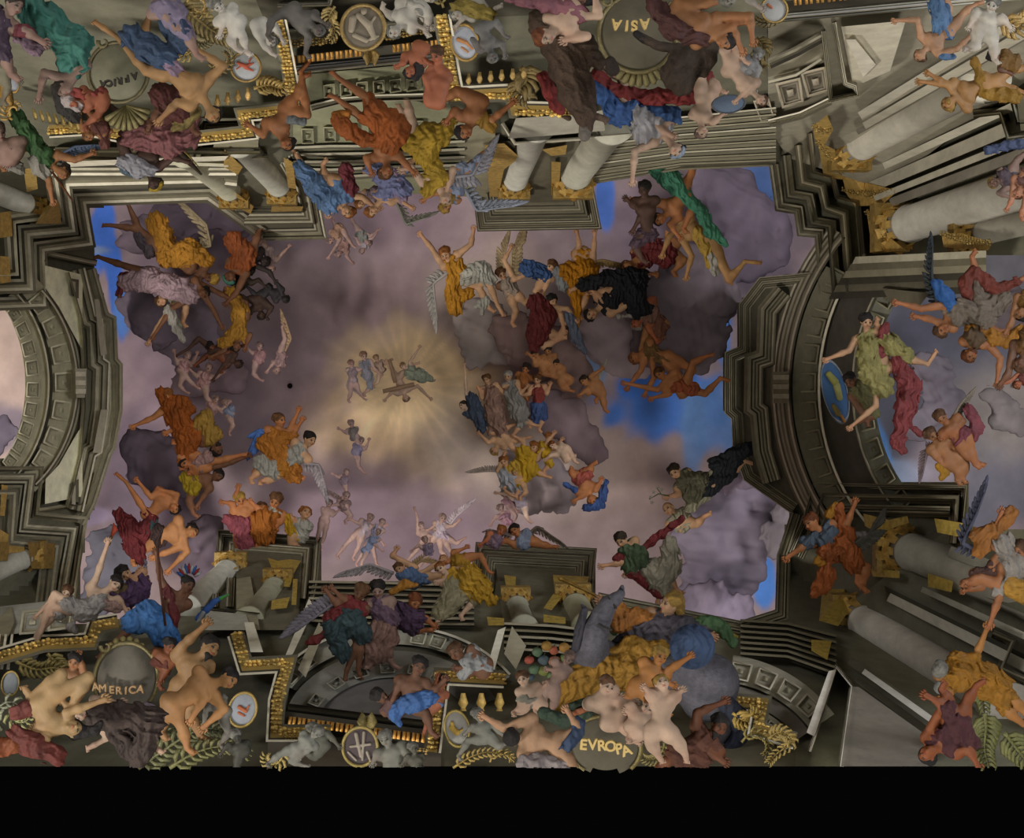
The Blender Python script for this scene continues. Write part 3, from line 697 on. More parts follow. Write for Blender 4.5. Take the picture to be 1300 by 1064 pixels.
# lintel with gilded fluted band below the arch
edge(WD, [(366,893),(545,915)], 10, 1.0, [S4,S5,S3], 2, 1, .1)
slab(WD, [(362,903),(546,927),(546,942),(362,918)], .9, S5, 'frieze')
fluted(WD, (364,920), (545,944), 11, 15, skip=(7,8))
leafband(WD, [(360,936),(420,938)], 10, G2, base=1.1, seed=8); leafband(WD, [(490,948),(545,955)], 10, G2, base=1.1, seed=9)
slab(WD, [(340,930),(560,945),(560,973),(340,973)], .3, '45413a', 'frieze')
slab(WD, [(-60,830),(300,800),(370,860),(350,973),(-60,973)], .2, '3a382d', 'wall_field')
slab(WD, [(556,862),(640,862),(700,880),(960,900),(1010,945),(1010,973),(550,973)], .2, '423e30', 'wall_field')
# balusters beside the queen
for k in range(3):
    x = 588+k*23; e = tubes([([(x,880,0),(x,885,0),(x,893,2),(x,899,0),(x,903,0)], [3,4,6.5,3,4.5])], 10)
    tag(link('baluster', toworld(e[0], D(x,890)-1.2), e[1], lin('8f7434'), 'gold', smooth=True), 'squat gilded baluster, %s of three left of the queen\'s cartouche' % ('leftmost', 'middle', 'rightmost')[k], 'baluster', 'gilded balusters left of the queen')
for k in range(8):
    x = 42+k*9; y = 145+k*2.2; e = tubes([([(x,y-7,0),(x+1,y-3,0),(x+3,y+3,2),(x+4,y+7,0)], [1.6,2,2.8,1.4])], 8)
    tag(link('baluster', toworld(e[0], D(x,y)-1.3), e[1], lin('a08a4c'), 'gold', smooth=True), 'small gilded baluster, %s from the left in the row at far upper left' % ORD[k], 'baluster', 'gilded balusters at upper left')
for k in range(4):
    x = 276+k*13; y = 128-k*3; e = tubes([([(x,y-8,0),(x,y-3,0),(x,y+3,2),(x,y+8,0)], [2,2.6,4.2,1.8])], 8)
    tag(link('baluster', toworld(e[0], D(x,y)-1.3), e[1], lin('a8874a'), 'gold', smooth=True), 'gilded baluster right of the dark-haired nude man, %s from the left' % ORD[k], 'baluster', 'gilded balusters beside the nude man')
for k in range(6):
    x = 595+k*14; y = 100-k*1.5; e = tubes([([(x,y-7,0),(x,y-3,0),(x,y+3,2),(x,y+7,0)], [2,2.4,4,1.8])], 8)
    tag(link('baluster', toworld(e[0], D(x,y)-1.2), e[1], lin('7d6534'), 'gold', smooth=True), 'gilded baluster in the panel left of the brown camel, %s from the left' % ORD[k], 'baluster', 'gilded balusters left of the beast')
GAIN = .7
# ---------------------------------------------------------------- medallions, shields and scrolls
def disc(cx, cy, rx, ry, ang, prof_, n=36, d=12.):
    a0 = math.radians(ang); V = []; Fc = []
    for r, z in prof_:
        for i in range(n):
            a = 2*math.pi*i/n; x, y = rx*r*math.cos(a), ry*r*math.sin(a)
            V.append((cx+x*math.cos(a0)-y*math.sin(a0), cy+x*math.sin(a0)+y*math.cos(a0), z))
    for j in range(len(prof_)-1):
        for i in range(n):
            a, b = j*n+i, j*n+(i+1) % n; Fc.append([a, b, b+n, a+n])
    return toworld(np.array(V), d), np.array(Fc)
def medallion(label, cx, cy, rx, ry, ang, cf, cc, base=1.6, name='medallion', cat='medallion', knob=True):
    d = D(cx, cy)-base; t = empty(name, P(cx, cy, d))
    V, f = disc(cx, cy, rx, ry, ang, [(1.0,-3),(1.,2),(.96,4),(.9,4.5),(.85,3),(.82,1)], d=d); link('rim', V, f, lin(cf), 'gold', t, smooth=True)
    V, f = disc(cx, cy, rx, ry, ang, [(.86,1.5),(.7,2.5),(.35,3.5),(.001,4)], d=d); link('field', V, f, lin(cc), 'stone', t, smooth=True)
    tag(t, label, cat); return t, d
def relieffig(t, d, parts, col, name='relief', h=1.0, z=3.):
    s = Sculpt(h)
    for p in parts: s.cap((p[0], p[1], z), (p[2], p[3], z+1), p[4], p[5], k=1.2)
    v, f = s.mesh(); link(name, toworld(v, d), f, lin(col), 'stone', t, smooth=True)
m, d = medallion('round bronze-toned medallion at top centre with a seated figure relief', 461, 35, 30, 31, 0, 'a08345', '6d6354')
relieffig(m, d, [(455,20,468,32,4,5),(468,32,475,48,5,3),(448,24,446,38,5,4),(476,22,470,30,2,2),(462,14,462,15,4,4),(450,45,465,52,3,3),(470,50,480,46,2.5,1.5)], '978b76')
m, d = medallion('oval medallion at bottom centre with a pale figure relief', 457, 948, 24, 27, 8, '96823a', '4a4040')
relieffig(m, d, [(452,932,458,960,2.5,2),(462,930,460,965,2,1.5),(445,948,470,945,1.8,1.8),(442,955,452,965,1.6,1.6),(466,955,470,966,2,1.4)], '8d8273')
m, d = medallion('oval gold-framed medallion at top, left of the beast group', 590, 54, 19, 25, -12, 'b58f3e', 'a9adb6')
relieffig(m, d, [(582,50,592,54,3,2.5),(592,54,600,62,2.5,1.5),(586,60,594,66,1.6,1.4)], 'b27a48')
m, d = medallion('oval gold-framed medallion with red flames, upper left', 312, 85, 21, 20, 20, 'b08f4a', 'aeb0b2')
relieffig(m, d, [(302,80,312,84,2,3),(312,84,322,80,3,1),(312,86,322,90,2.5,1),(308,82,300,88,1.5,1),(316,78,319,73,1.5,.8)], 'b5543a')
m, d = medallion('oval gold-framed medallion with a tiny figure at far left', 308, 901, 19, 24, 18, 'a98d3e', '8a8e96')
relieffig(m, d, [(304,898,312,903,3,2.5),(312,903,316,896,2,1.2),(303,905,310,909,2,1.5)], 'a0562f')
m, d = medallion('oval gold-framed medallion beside the stone boy, lower centre', 580, 925, 17, 25, -10, 'a08a38', '85827a')
relieffig(m, d, [(573,924,580,930,3.5,4),(574,918,576,925,2.5,2),(582,930,587,926,2,1.5)], 'a8882e')
m, d = medallion('grey oval medallion with gold rim at the far left edge', 15, 102, 10, 17, -15, 'b58f3e', '8f929a')
m, d = medallion('round grey medallion with gold rim at the top edge, right of centre', 983, 12, 18, 18, 0, 'a88a40', '9a9a98', base=1.4)
relieffig(m, d, [(975,6,980,10,2,1.5)], 'a35c3a')
m, d = medallion('small grey medallion with gold rim low at the far left edge', 13, 868, 12, 17, 10, 'a98d3e', '7e8388')
def shield(label, cx, cy, rx, ry, ang, cols, word, wp, wsize, wang, wcol, flip=False):
    d = D(cx, cy)-2.0; t = empty('cartouche', P(cx, cy, d))
    V, f = disc(cx, cy, rx, ry, ang, [(1.,-4),(1.02,1),(.99,5),(.93,6),(.9,3)], d=d); link('rim', V, f, lin(cols[0]), 'gold', t, smooth=True)
    V, f = disc(cx, cy, rx, ry, ang, [(.92,2),(.75,8),(.45,12),(.001,14)], d=d); link('field', V, f, lin(cols[1]), 'stone', t, smooth=True)
    # two scrolls of the frame
    for s in (-1, 1):
        a0 = math.radians(ang); pts = []; rad = []
        for k in range(16):
            q = k/15*5.2; rr = 8*(1-k/22)
            x = s*(rx*.86+rr*math.cos(q)*.9-4); y = -ry*.75+rr*math.sin(q)
            pts.append((cx+x*math.cos(a0)-y*math.sin(a0), cy+x*math.sin(a0)+y*math.cos(a0), 6)); rad.append(3*(1-k/24))
        v, f = tubes([(pts, rad)], 8); link('scroll', toworld(v, d), f, lin(cols[0]), 'gold', t, smooth=True)
    for i, ch in enumerate(word):
        cu = bpy.data.curves.new('letter', 'FONT'); cu.body = ch; cu.size = wsize*d/F; cu.extrude = .012; cu.align_x = 'CENTER'; cu.bevel_depth = .006
        tmp = bpy.data.objects.new('letter', cu); COL.objects.link(tmp); bpy.context.view_layer.update()
        me = bpy.data.meshes.new_from_object(tmp.evaluated_get(bpy.context.evaluated_depsgraph_get()))
        bpy.data.objects.remove(tmp); o = bpy.data.objects.new('letter', me); COL.objects.link(o)
        mt = bpy.data.materials.get('letter_gold_'+wcol)
        if not mt:
            mt = bpy.data.materials.new('letter_gold_'+wcol); mt.use_nodes = True; b = mt.node_tree.nodes['Principled BSDF']
            b.inputs['Base Color'].default_value = lin(wcol)+(1,); b.inputs['Roughness'].default_value = .6
        me.materials.clear(); me.materials.append(mt)
        px, py, dz = wp[i]
        x, y, z = P(px, py, d-.26-dz); org = t['_org']
        o.parent = t; o.location = (x-org[0], y-org[1], z-org[2]); o.rotation_euler = (0, math.pi, math.radians(wang[i]))
    tag(t, label, 'cartouche')
    return t, d
shield('rounded stone cartouche with a gold rim and a worn word, lower left', 160, 862, 42, 48, 10, ('7d7040','6d675b'), 'AMERICA', [(122,876,0),(131,878,0),(142,880,0),(151,881,0),(160,881,.0),(168,880,0),(178,879,0)], 13, [-8,-4,0,0,2,4,6], 'b08850')
shield('large stone cartouche reading EVROPA below the playing putti', 768, 948, 48, 40, 6, ('7a6b34','544e3e'), 'EVROPA', [(740,951,0),(752,951,0),(764,952,0),(776,953,0),(787,956,.0),(797,958,0)], 18, [4,0,-4,-10,-14,-20], 'c0a050')
shield('dark green stone cartouche at top centre with an upside-down word', 810, 42, 52, 52, 4, ('6d6138','575140'), 'ASIA', [(818,25,0),(805,27,0),(796,27,0),(783,26,.0)], 17, [176,180,184,188], 'b89a50')
shield('stone cartouche at upper left with a faded upside-down word', 150, 92, 40, 40, 20, ('6d6340','79765f'), 'AFRICA', [(170,93,0),(161,96,0),(152,99,0),(146,101,0),(139,102,0),(131,103,0)], 11, [170,172,176,180,180,184], '3a3226')
def shell(label, cx, cy, r, ang, spread, col, n=9):
    d = D(cx, cy)-2.5; t = empty('scallop_shell', P(cx, cy, d))
    for i in range(n):
        a = math.radians(ang-spread/2+spread*i/(n-1)); e = (cx+r*math.cos(a), cy+r*math.sin(a), 5)
        m_ = (cx+r*.6*math.cos(a), cy+r*.6*math.sin(a), 7)
        w_ = r*math.radians(spread)/n*.55
        v, f = tubes([([(cx,cy,3), m_, e, (cx+r*1.06*math.cos(a), cy+r*1.06*math.sin(a), 2)], [1.2, w_*.65, w_, w_*.4])], 7)
        link('rib', toworld(v, d), f, lin(col), 'gold', t, smooth=True)
    tag(t, label, 'shell')
shell('gilded scallop shell on the upper left cartouche', 160, 134, 30, 80, 130, '807443'); shell('large gilded scallop shell below the top centre cartouche', 812, 66, 42, 84, 120, '6f6434', 10)
shell('gilded scallop shell on top of the lower left cartouche', 160, 838, 28, -80, 150, '8a7c44')
def scroll(label, pts, r, col, cat='ornament', mat='gold', name='acanthus_scroll', base=1.4, leaves=True):
    c = np.mean([p[:2] for p in pts], 0); d = D(*c)-base; t = empty(name, P(c[0], c[1], d))
    if len(pts) < 8:
        q = [np.array(p[:2], float) for p in pts]; q = [2*q[0]-q[1]]+q+[2*q[-1]-q[-2]]; o = []
        for i in range(1, len(q)-2):
            for k in range(4):
                u = k/4; a, b, c_, e = q[i-1:i+3]
                o.append(.5*((2*b)+(c_-a)*u+(2*a-5*b+4*c_-e)*u*u+(3*b-a-3*c_+e)*u**3))
        pts = o+[q[-2]]
    n = len(pts)
    v, f = tubes([([(p[0], p[1], 3) for p in pts], [r*.45*(1-.7*i/n) for i in range(n)])], 8); link('stem', toworld(v, d), f, lin(col), mat, t, smooth=True)
    if leaves:
        sp = []
        for i in range(1, n-1):
            t_ = np.array(pts[i+1][:2], float)-np.array(pts[i-1][:2]); t_ /= np.linalg.norm(t_)+1e-9; nn = np.array([-t_[1], t_[0]])
            L = r*(1.9-1.1*i/n)
            for s in (-1, 1):
                p = np.array(pts[i][:2]); a = p+nn*s*L*.6+t_*L*.25; b = p+nn*s*L*1.05+t_*L*.9; e = p+nn*s*L*.85+t_*L*1.35
                sp.append(([(p[0],p[1],3),(a[0],a[1],6),(b[0],b[1],6),(e[0],e[1],3)], [L*.12,L*.28,L*.22,L*.05]))
        v, f = tubes(sp, 6); link('leaves', toworld(v, d), f, lin(col), mat, t, smooth=True)
    return tag(t, label, cat)
def cur(cx, cy, r, a0, a1, n=10, tx=0, ty=0): return [(cx+r*(1-.5*i/n)*math.cos(math.radians(a0+(a1-a0)*i/n))+tx*i/n, cy+r*(1-.5*i/n)*math.sin(math.radians(a0+(a1-a0)*i/n))+ty*i/n) for i in range(n+1)]
scroll('broad gilded palm leaves fanning above the flame medallion', [(225,5),(245,20),(268,38),(290,50)], 9, '94804a')
scroll('curled gilded scroll at the top edge, upper left', cur(252,8,16,200,520), 4, '9a7c3a')
scroll('gilded scrollwork between the palm leaves and the stone nude', cur(262,40,22,180,60), 5, '8d7f55')
scroll('gilded acanthus under the flame medallion', cur(280,72,18,150,-60), 4, '96804a')
scroll('green-gold acanthus stems in the lower left corner', [(175,975),(205,955),(235,935),(262,925),(290,930)], 8, '5f5f34')
scroll('green-gold acanthus at the bottom edge right of the standing column of drapery', [(215,975),(250,955),(285,948),(320,960)], 7, '6c6a36')
scroll('tall green-gold leaf scroll beside the tan nude, lower left', cur(210,940,20,90,330), 6, '66663c')
scroll('pale scroll volutes at the left edge, lower left', cur(14,908,22,120,440), 6, '77785e')
scroll('gilded branches rising at the bottom edge, lower centre', [(575,975),(600,960),(625,955),(655,962)], 4, '9c8236')
scroll('gilded scroll at the bottom edge right of the medallion', cur(640,968,18,180,360), 3, '9c8236')
scroll('gilded scrolls right of the mounted queen at the bottom edge', cur(962,950,22,200,420), 4, '80702c')
scroll('gilded curl below the cartouche reading EVROPA', cur(820,950,24,-20,110), 5, '7d6f36')
scroll('gold garland at the bottom edge, lower right', [(975,938),(990,930),(1004,942),(985,958),(975,970)], 5, '8f7730')
scroll('gilded scrolls above the top centre medallion row', cur(545,10,18,0,-200), 4, '7d6a34')
scroll('green-gold foliage at the right edge, bottom', [(1250,905),(1252,925),(1250,950),(1255,975)], 9, '66662f')
scroll('second green-gold leaf at the right edge, bottom', [(1275,930),(1290,950),(1310,975)], 9, '66662f')
scroll('gilded rim curve behind the seated men, top right of centre', cur(965,10,30,-20,120), 4, '8a7030')
scroll('gilded ornament on the bracket panel right of the boys with the mirror', [(960,48),(968,60),(962,75),(972,88)], 6, '7d6a34')
scroll('gilded ornament in the corner, top right', [(1272,20),(1290,34),(1305,20)], 8, 'a0803a')
scroll('gilded pendant under the round top medallion', [(470,62),(471,70),(471,80)], 5, '9c7e3a')
scroll('gilded crest above the oval bottom medallion', [(466,928),(466,918),(466,908)], 6, '77682c')
scroll('gilded leafwork in the panel left of the beast', [(660,85),(668,100),(660,115),(672,128)], 9, '86703a')

GAIN = 1.0
scroll('green-gold leaf scroll beside the lying man, bottom left edge', cur(28,905,16,200,-60), 5, '7c7a4a')
scroll('gilded leaf rising left of the cartouche, lower left', [(60,830),(75,845),(90,852),(104,850)], 6, '8a7a40')
scroll('gilded acanthus under the long frame, lower left', [(20,840),(45,850),(70,848),(95,858)], 6, '7f7038')
scroll('gilded scroll at the bottom edge left of the reclining stone nude', cur(345,960,14,-30,200), 5, '8a7838')
scroll('gilded curl at the top edge, second from the left corner', cur(232,60,12,20,250), 4, '9c8546')
scroll('pale gold acanthus at the top edge beside the round medallion', [(425,8),(418,22),(425,38),(418,52)], 5, '8a7640')
scroll('gilded ornament under the stone nude at the top', [(322,112),(340,108),(356,112),(366,104)], 6, 'a08544')
scroll('gilded acanthus curl at the far upper left edge', cur(18,140,12,100,330), 4, 'a3823c')
scroll('gilded leaf cluster at the bottom right of the queen, above the corner', [(930,905),(945,915),(958,910),(950,900)], 6, '94792c')
scroll('green-gold leaf spray at the bottom right corner edge', [(1230,870),(1245,885),(1250,905)], 6, '6a6a34')
# ---------------------------------------------------------------- figures
def nrm(v): v = np.asarray(v, float); return v/(np.linalg.norm(v)+1e-9)
def p3(p, z=0.): return np.array([p[0], p[1], p[2] if len(p) > 2 else z], float)
SK = dict(l='b08b6c', p='b79c86', t='9a6c48', d='6b4a36', b='4a352b', o='9c6844', r='9c5f44', g='8f8c82', s='77756d', m='8d7468', y='a07c54')
HR = dict(b='2f241c', n='5a3d26', g='9a7a3c', w='8d8982', r='6b3c20', k='1f1a18', s='77756d', o='80502a', m='6f5a50')
NF = [0]
def person(label, head, look, hip, arms=(), legs=(), skin='l', hair='n', cloth=(), wings=(), cat='person', neck=None, sh=1., fat=1., beard=None, lay=0, d=None, group=None, long=None, fade=None, wcol='8a8378', sw=1.55, hat=None, name=None, crop=None, hz=0., back=False):
    NF[0] += 1; seed = NF[0]
    global GAIN
    hx, hy, r = head
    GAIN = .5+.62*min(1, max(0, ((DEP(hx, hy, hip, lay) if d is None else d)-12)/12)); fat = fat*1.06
    tf = fat if fat < 1.18 else fat*.86
    if fade: GAIN = 1.7
    H = np.array([hx, hy, .35*r+hz])
    Q = p3(hip)
    lookm = math.hypot(*look[:2])
    fz = look[2] if len(look) > 2 else math.sqrt(max(.02, 1-min(lookm, .99)**2))
    f = nrm((look[0], look[1], fz))
    if neck is None:
        nd = nrm(Q-H); N_ = H+nd*1.55*r; N_[2] = 0
    else: N_ = p3(neck)
    u = H-N_; u = u-f*(u@f)
    if np.linalg.norm(u) < .3*r: u = np.array([0, -1., 0.])-f*(-f[1])
    u = nrm(u); s = nrm(np.cross(u, f))
    spine = nrm(Q-N_); side = nrm((-spine[1], spine[0], 0))
    k = .4*r; h = float(np.clip(r*.125, .75, 2.))
    B = Sculpt(h)
    # trunk: collar, ribs, belly, pelvis
    L = np.linalg.norm(Q-N_); C1 = N_+spine*L*.28; C2 = N_+spine*L*.6
    W = sw*r*sh
    B.cap(N_-side*W*.72, N_+side*W*.72, .52*r*tf, k=k)
    B.cap(C1-side*W*.42, C1+side*W*.42, .82*r*tf, k=k)
    B.cap(C1, C2, .95*r*tf, .82*r*tf, k=k)
    B.cap(C2, Q, .82*r*tf, .85*r*tf, k=k)
    B.cap(Q-side*W*.35, Q+side*W*.35, .82*r*tf, k=k)
    for sg in (-1, 1):  # chest or shoulder-blade masses
        B.cap(C1+side*sg*.5*r-spine*.1*r+np.array([0, 0, .55*r]), C1+side*sg*.75*r+np.array([0, 0, .45*r]), .42*r*tf, k=.25*r)
    if fat < 1.18:  # belly, waist and seat
        for j in (.0, .55, 1.05):
            for sg in (-1, 1): B.cap(C2-spine*(j-.5)*r*.8+side*sg*.26*r+np.array([0, 0, .66*r]), C2-spine*(j-.42)*r*.8+side*sg*.28*r+np.array([0, 0, .66*r]), .24*r, k=.1*r)
        for sg in (-1, 1):
            B.cap(N_+side*sg*W*.85, N_+side*sg*W*.95+spine*.35*r, .5*r, .4*r, k=.15*r)
            B.cap(C1+side*sg*.95*r+spine*.35*r, C2+side*sg*.78*r, .3*r, .25*r, k=.12*r)
    B.cap(N_, H-u*.4*r, .48*r, .42*r, k=k)
    used = {}
    ext = []; joints = dict(A=[], a=[], L=[], K=[], P=[(Q-side*W*.35, Q+side*W*.35, .95*r*fat)], T=[(N_-side*W*.7, N_+side*W*.7, .6*r*fat), (C1-side*W*.4, C1+side*W*.4, .95*r*fat), (C1, C2, 1.16*r*fat, 1.0*r*fat), (C2, Q, .98*r*fat)]+[(C1+side*sg*.5*r+np.array([0, 0, .55*r]), C1+side*sg*.75*r+np.array([0, 0, .45*r]), .56*r*fat) for sg in (-1, 1)])
    def pick(first, pt, w, org):
        sg = 1 if (pt-org)@side >= 0 else -1
        if first in used and used[first] == sg: sg = -sg
        used[first] = sg; return org+side*sg*w
    for A in arms:
        A = [p3(a, .5*r) for a in A]
        if len(A) == 3: S0, E, Hd = A
        else: S0 = pick('arm', A[0], W, N_+spine*.15*r); E, Hd = A
        B.cap(S0, S0, .6*r*fat, k=k)
        B.cap(S0, E, .5*r*fat, .38*r*fat, k=.3*r); B.cap(S0+(E-S0)*.3, S0+(E-S0)*.65, .47*r*fat, .42*r*fat, k=.25*r)
        B.cap(E, E+(Hd-E)*.35, .38*r*fat, .4*r*fat, k=.25*r); B.cap(E+(Hd-E)*.35, Hd, .4*r*fat, .22*r*fat, k=.25*r)
        dr = nrm(Hd-E); B.cap(Hd, Hd+dr*.42*r, .27*r, .3*r, k=.15*r)
        pn = nrm((-dr[1], dr[0], 0)); pc = Hd+dr*.5*r
        for q in range(4):
            t = (q-1.5); st = pc+pn*t*.16*r; ln = (.55, .66, .62, .48)[q]*r; dd = nrm(dr+pn*t*.22)
            ext.append(([st, st+dd*ln*.55+np.array([0, 0, .07*r]), st+nrm(dd+np.array([0, 0, -.5]))*ln], [.115*r, .105*r, .07*r]))
        th = Hd+dr*.2*r-pn*.2*r; ext.append(([th, th+nrm(dr*.5-pn)*.3*r, th+nrm(dr*1.1-pn*.7)*.55*r], [.14*r, .12*r, .08*r]))
        joints['A'].append((S0, E, .68*r*fat, .55*r*fat)); joints['a'].append((E, Hd, .52*r*fat, .42*r))
    for G in legs:
        G = [p3(g, .1*r) for g in G]
        if len(G) >= 4: S0, Kn, An, To = G[:4]
        else:
            S0 = pick('leg', G[0], .5*r*fat, Q+spine*.2*r); Kn, An = G[:2]
            To = G[2] if len(G) > 2 else An+nrm(An-Kn)*.5*r+np.array([.5*r, 0, .3*r])
        B.cap(S0, S0+(Kn-S0)*.4, .82*r*fat, .76*r*fat, k=k); B.cap(S0+(Kn-S0)*.4, Kn, .76*r*fat, .48*r*fat, k=k)
        B.cap(Kn, Kn+(An-Kn)*.32, .47*r*fat, .52*r*fat, k=.3*r); B.cap(Kn+(An-Kn)*.32, An, .52*r*fat, .27*r*fat, k=.3*r)
        dt = nrm(To-An); Ln = max(np.linalg.norm(To-An), .9*r); To = An+dt*Ln
        B.cap(An-dt*.12*r, An+dt*Ln*.55, .29*r, .3*r, k=.2*r); B.cap(An+dt*Ln*.55, An+dt*Ln*.85, .32*r, .27*r, k=.15*r)
        pn = nrm((-dt[1], dt[0], 0))
        for q in range(5):
            st = An+dt*Ln*.85+pn*(q-2)*.14*r; ext.append(([st, st+dt*(.38-.05*q)*r], [.13*r, .08*r]))
        joints['L'].append((S0, Kn, 1.0*r*fat, .74*r*fat)); joints['K'].append((Kn, An, .66*r*fat, .52*r*fat))
    # head with face
    ax = np.stack([s, u, f])
    B.ell(H+u*.1*r, ax, (.76*r, .9*r, .88*r), k=.15*r)
    B.ell(H-u*.38*r+f*.14*r, ax, (.56*r, .56*r, .62*r), k=.2*r)
    B.cap(H-u*.78*r+f*.52*r, H-u*.78*r+f*.55*r, .2*r, k=.2*r)
    for sg in (-1, 1):
        B.ell(H+f*.9*r+s*sg*.33*r+u*.08*r, ax, (.2*r, .13*r, .2*r), k=.05*r, sub=True)
        B.cap(H+f*.72*r+s*sg*.33*r+u*.07*r, H+f*.73*r+s*sg*.33*r+u*.07*r, .15*r, k=0)
        B.cap(H+s*sg*.76*r+u*.1*r, H+s*sg*.78*r-u*.18*r-f*.03*r, .13*r, k=.08*r)
        B.cap(H+s*sg*.42*r-u*.25*r+f*.55*r, H+s*sg*.42*r-u*.3*r+f*.5*r, .22*r, k=.2*r)
    B.cap(H+f*.8*r+u*.15*r, H+f*1.0*r-u*.2*r, .1*r, .15*r, k=.1*r)
    B.cap(H+f*.82*r-u*.46*r-s*.15*r, H+f*.82*r-u*.46*r+s*.15*r, .09*r, k=.05*r)
    v, fc = B.mesh()
    if ext:
        ev, ef = tubes(ext, 6); fc = np.concatenate([fc, ef+len(v)]); v = np.concatenate([v, ev])
    sc = np.array(lin(SK.get(skin, skin)))
    if fade: sc = np.array(mix(sc, lin(fade[0]), fade[1]))  # haze of distance mixed into the figure's colour
    C = np.tile(sc, (len(v), 1)); q = v-H
    a, b, c = q@s/r, q@u/r, q@f/r
    n = snoise(2.2*r, .12, seed)(v[:, 0], v[:, 1], v[:, 2])+snoise(.8*r, .07, seed+50)(v[:, 0], v[:, 1], v[:, 2]); C *= (1+n)[:, None]
    if skin not in ('g', 's'):
        ruddy = np.zeros(len(v))
        for A in arms: ruddy = np.maximum(ruddy, np.exp(-((v-p3(A[-1], .5*r))**2).sum(1)/(1.2*r)**2))
        for G in legs: ruddy = np.maximum(ruddy, np.exp(-((v-p3(G[-1]))**2).sum(1)/(1.4*r)**2))
        ruddy = np.maximum(ruddy, .8*np.exp(-((np.abs(a)-.42)**2+(b+.25)**2+(c-.6)**2)/.06))
        C = C*(1-.35*ruddy[:, None])+np.array([sc[0]*1.05, sc[1]*.72, sc[2]*.66])*.35*ruddy[:, None]
        front = c > .45
        m = front & (((np.abs(a)-.33)/.17)**2+((b-.07)/.11)**2 < 1); C[m] = np.array(lin('2b211c'))
        m = front & (((np.abs(a)-.33)/.26)**2+((b-.3)/.07)**2 < 1); C[m] = C[m]*.45
        m = front & ((a/.24)**2+((b+.47)/.1)**2 < 1) & (c > .6); C[m] = np.array([sc[0]*.95, sc[1]*.5, sc[2]*.5])
    base = DEP(hx, hy, Q, lay) if d is None else d
    vw = toworld(v, base)
    org = P(Q[0], Q[1], base)
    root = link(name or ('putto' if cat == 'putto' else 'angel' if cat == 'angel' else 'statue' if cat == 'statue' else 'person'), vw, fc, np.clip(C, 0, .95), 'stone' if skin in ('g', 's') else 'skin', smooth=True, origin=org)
    # hair
    if hair:
        hs = Sculpt(h*1.1); R = r
        hs.ell(H+u*.34*R-f*.2*R, ax, (.96*R, .88*R, .98*R), k=.1*R)
        rs = random.Random(seed)
        for i in range(20):
            an = rs.uniform(0, 6.28); el = rs.uniform(-.3, .9)
            dv = s*math.cos(an)*math.cos(el)-f*abs(math.sin(an))*math.cos(el)*.9+u*(math.sin(el)+.25)
            cc = H+u*.28*R-f*.15*R+nrm(dv)*.88*R; hs.cap(cc, cc+s*.12*R, .23*R, k=.08*R)
        if beard:
            hs.cap(H-u*.7*R+f*.5*R-s*.25*R, H-u*.7*R+f*.5*R+s*.25*R, .25*R, k=.15*R); hs.cap(H-u*.75*R+f*.5*R, H-u*(.75+beard)*R+f*.45*R, .3*R, .12*R, k=.15*R)
        if long:
            for ch in long:
                for p, q2 in zip(ch[:-1], ch[1:]): hs.cap((p[0], p[1], 0), (q2[0], q2[1], 0), p[2], q2[2], k=.2*R, fold=.08*R, wl=.35*R)
        hv, hf = hs.mesh(); hc = np.array(lin(HR.get(hair, hair)))
        if fade: hc = np.array(mix(hc, lin(fade[0]), fade[1]*.8))
        nz = snoise(.5*r, .3, seed)(hv[:, 0], hv[:, 1], hv[:, 2])
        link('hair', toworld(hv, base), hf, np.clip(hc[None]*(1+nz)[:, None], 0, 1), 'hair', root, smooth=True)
    if hat:
        V = []; hs = Sculpt(h)
        hs.ell(H+u*.42*r-f*.1*r, ax, (.98*r, .7*r, .98*r), k=.1*r)
        hs.cap(H+u*.3*r-s*.8*r+f*.4*r, H+u*.3*r+s*.8*r+f*.4*r, .25*r, fold=.06*r, wl=.3*r)
        hv, hf = hs.mesh(); link('headdress', toworld(hv, base), hf, lin(hat), 'cloth', root, smooth=True)
    for ci, cl in enumerate(cloth):
        col = lin(cl[0]); col = mix(col, lin(fade[0]), fade[1]) if fade else col
        S_ = Sculpt(h*1.15); nm = 'drapery'; infl = 1+.12*ci
        for part in cl[1:]:
            if isinstance(part, str):
                if part.startswith('#'): nm = part[1:]; continue
                for chh in part:
                    for j in joints[chh]:
                        a_, b_, ra = j[:3]; rb = j[3] if len(j) > 3 else ra
                        S_.cap(a_, b_, ra*infl, rb*infl, k=.3*r, fold=.2*r, wl=max(.6*r, 3.4), ph=seed+ci)
            else:
                for i in range(len(part)-1):
                    a_, b_ = part[i], part[i+1]
                    S_.cap(p3(a_[:2]+(a_[3] if len(a_) > 3 else .35*r,)), p3(b_[:2]+(b_[3] if len(b_) > 3 else .35*r,)), a_[2]*1.12, b_[2]*1.12, k=.3*r, fold=.27*min(max(a_[2], b_[2]), 1.4*r), wl=max(.62*r, 3.4, .45*max(a_[2], b_[2])), ph=seed*1.7+ci+i*.4, flat=1.25)
        if not S_.pr: continue
        cv, cf = S_.mesh(snoise(r*1.1, .13*r, seed+9))
        nz = snoise(1.6*r, .13, seed+3)(cv[:, 0], cv[:, 1], cv[:, 2])
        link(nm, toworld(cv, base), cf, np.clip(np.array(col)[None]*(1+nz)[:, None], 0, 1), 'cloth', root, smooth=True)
    for wg in wings: wing(root, wg, r, base, fade)
    if group: root['group'] = group
    tag(root, label, cat)
    return root
def DEP(hx, hy, Q, lay=0):
    m = min(D(hx, hy), D(Q[0], Q[1]))
    return max(4.5, (m-2.6 if m < 25.9 else 25.2)-.5*lay)
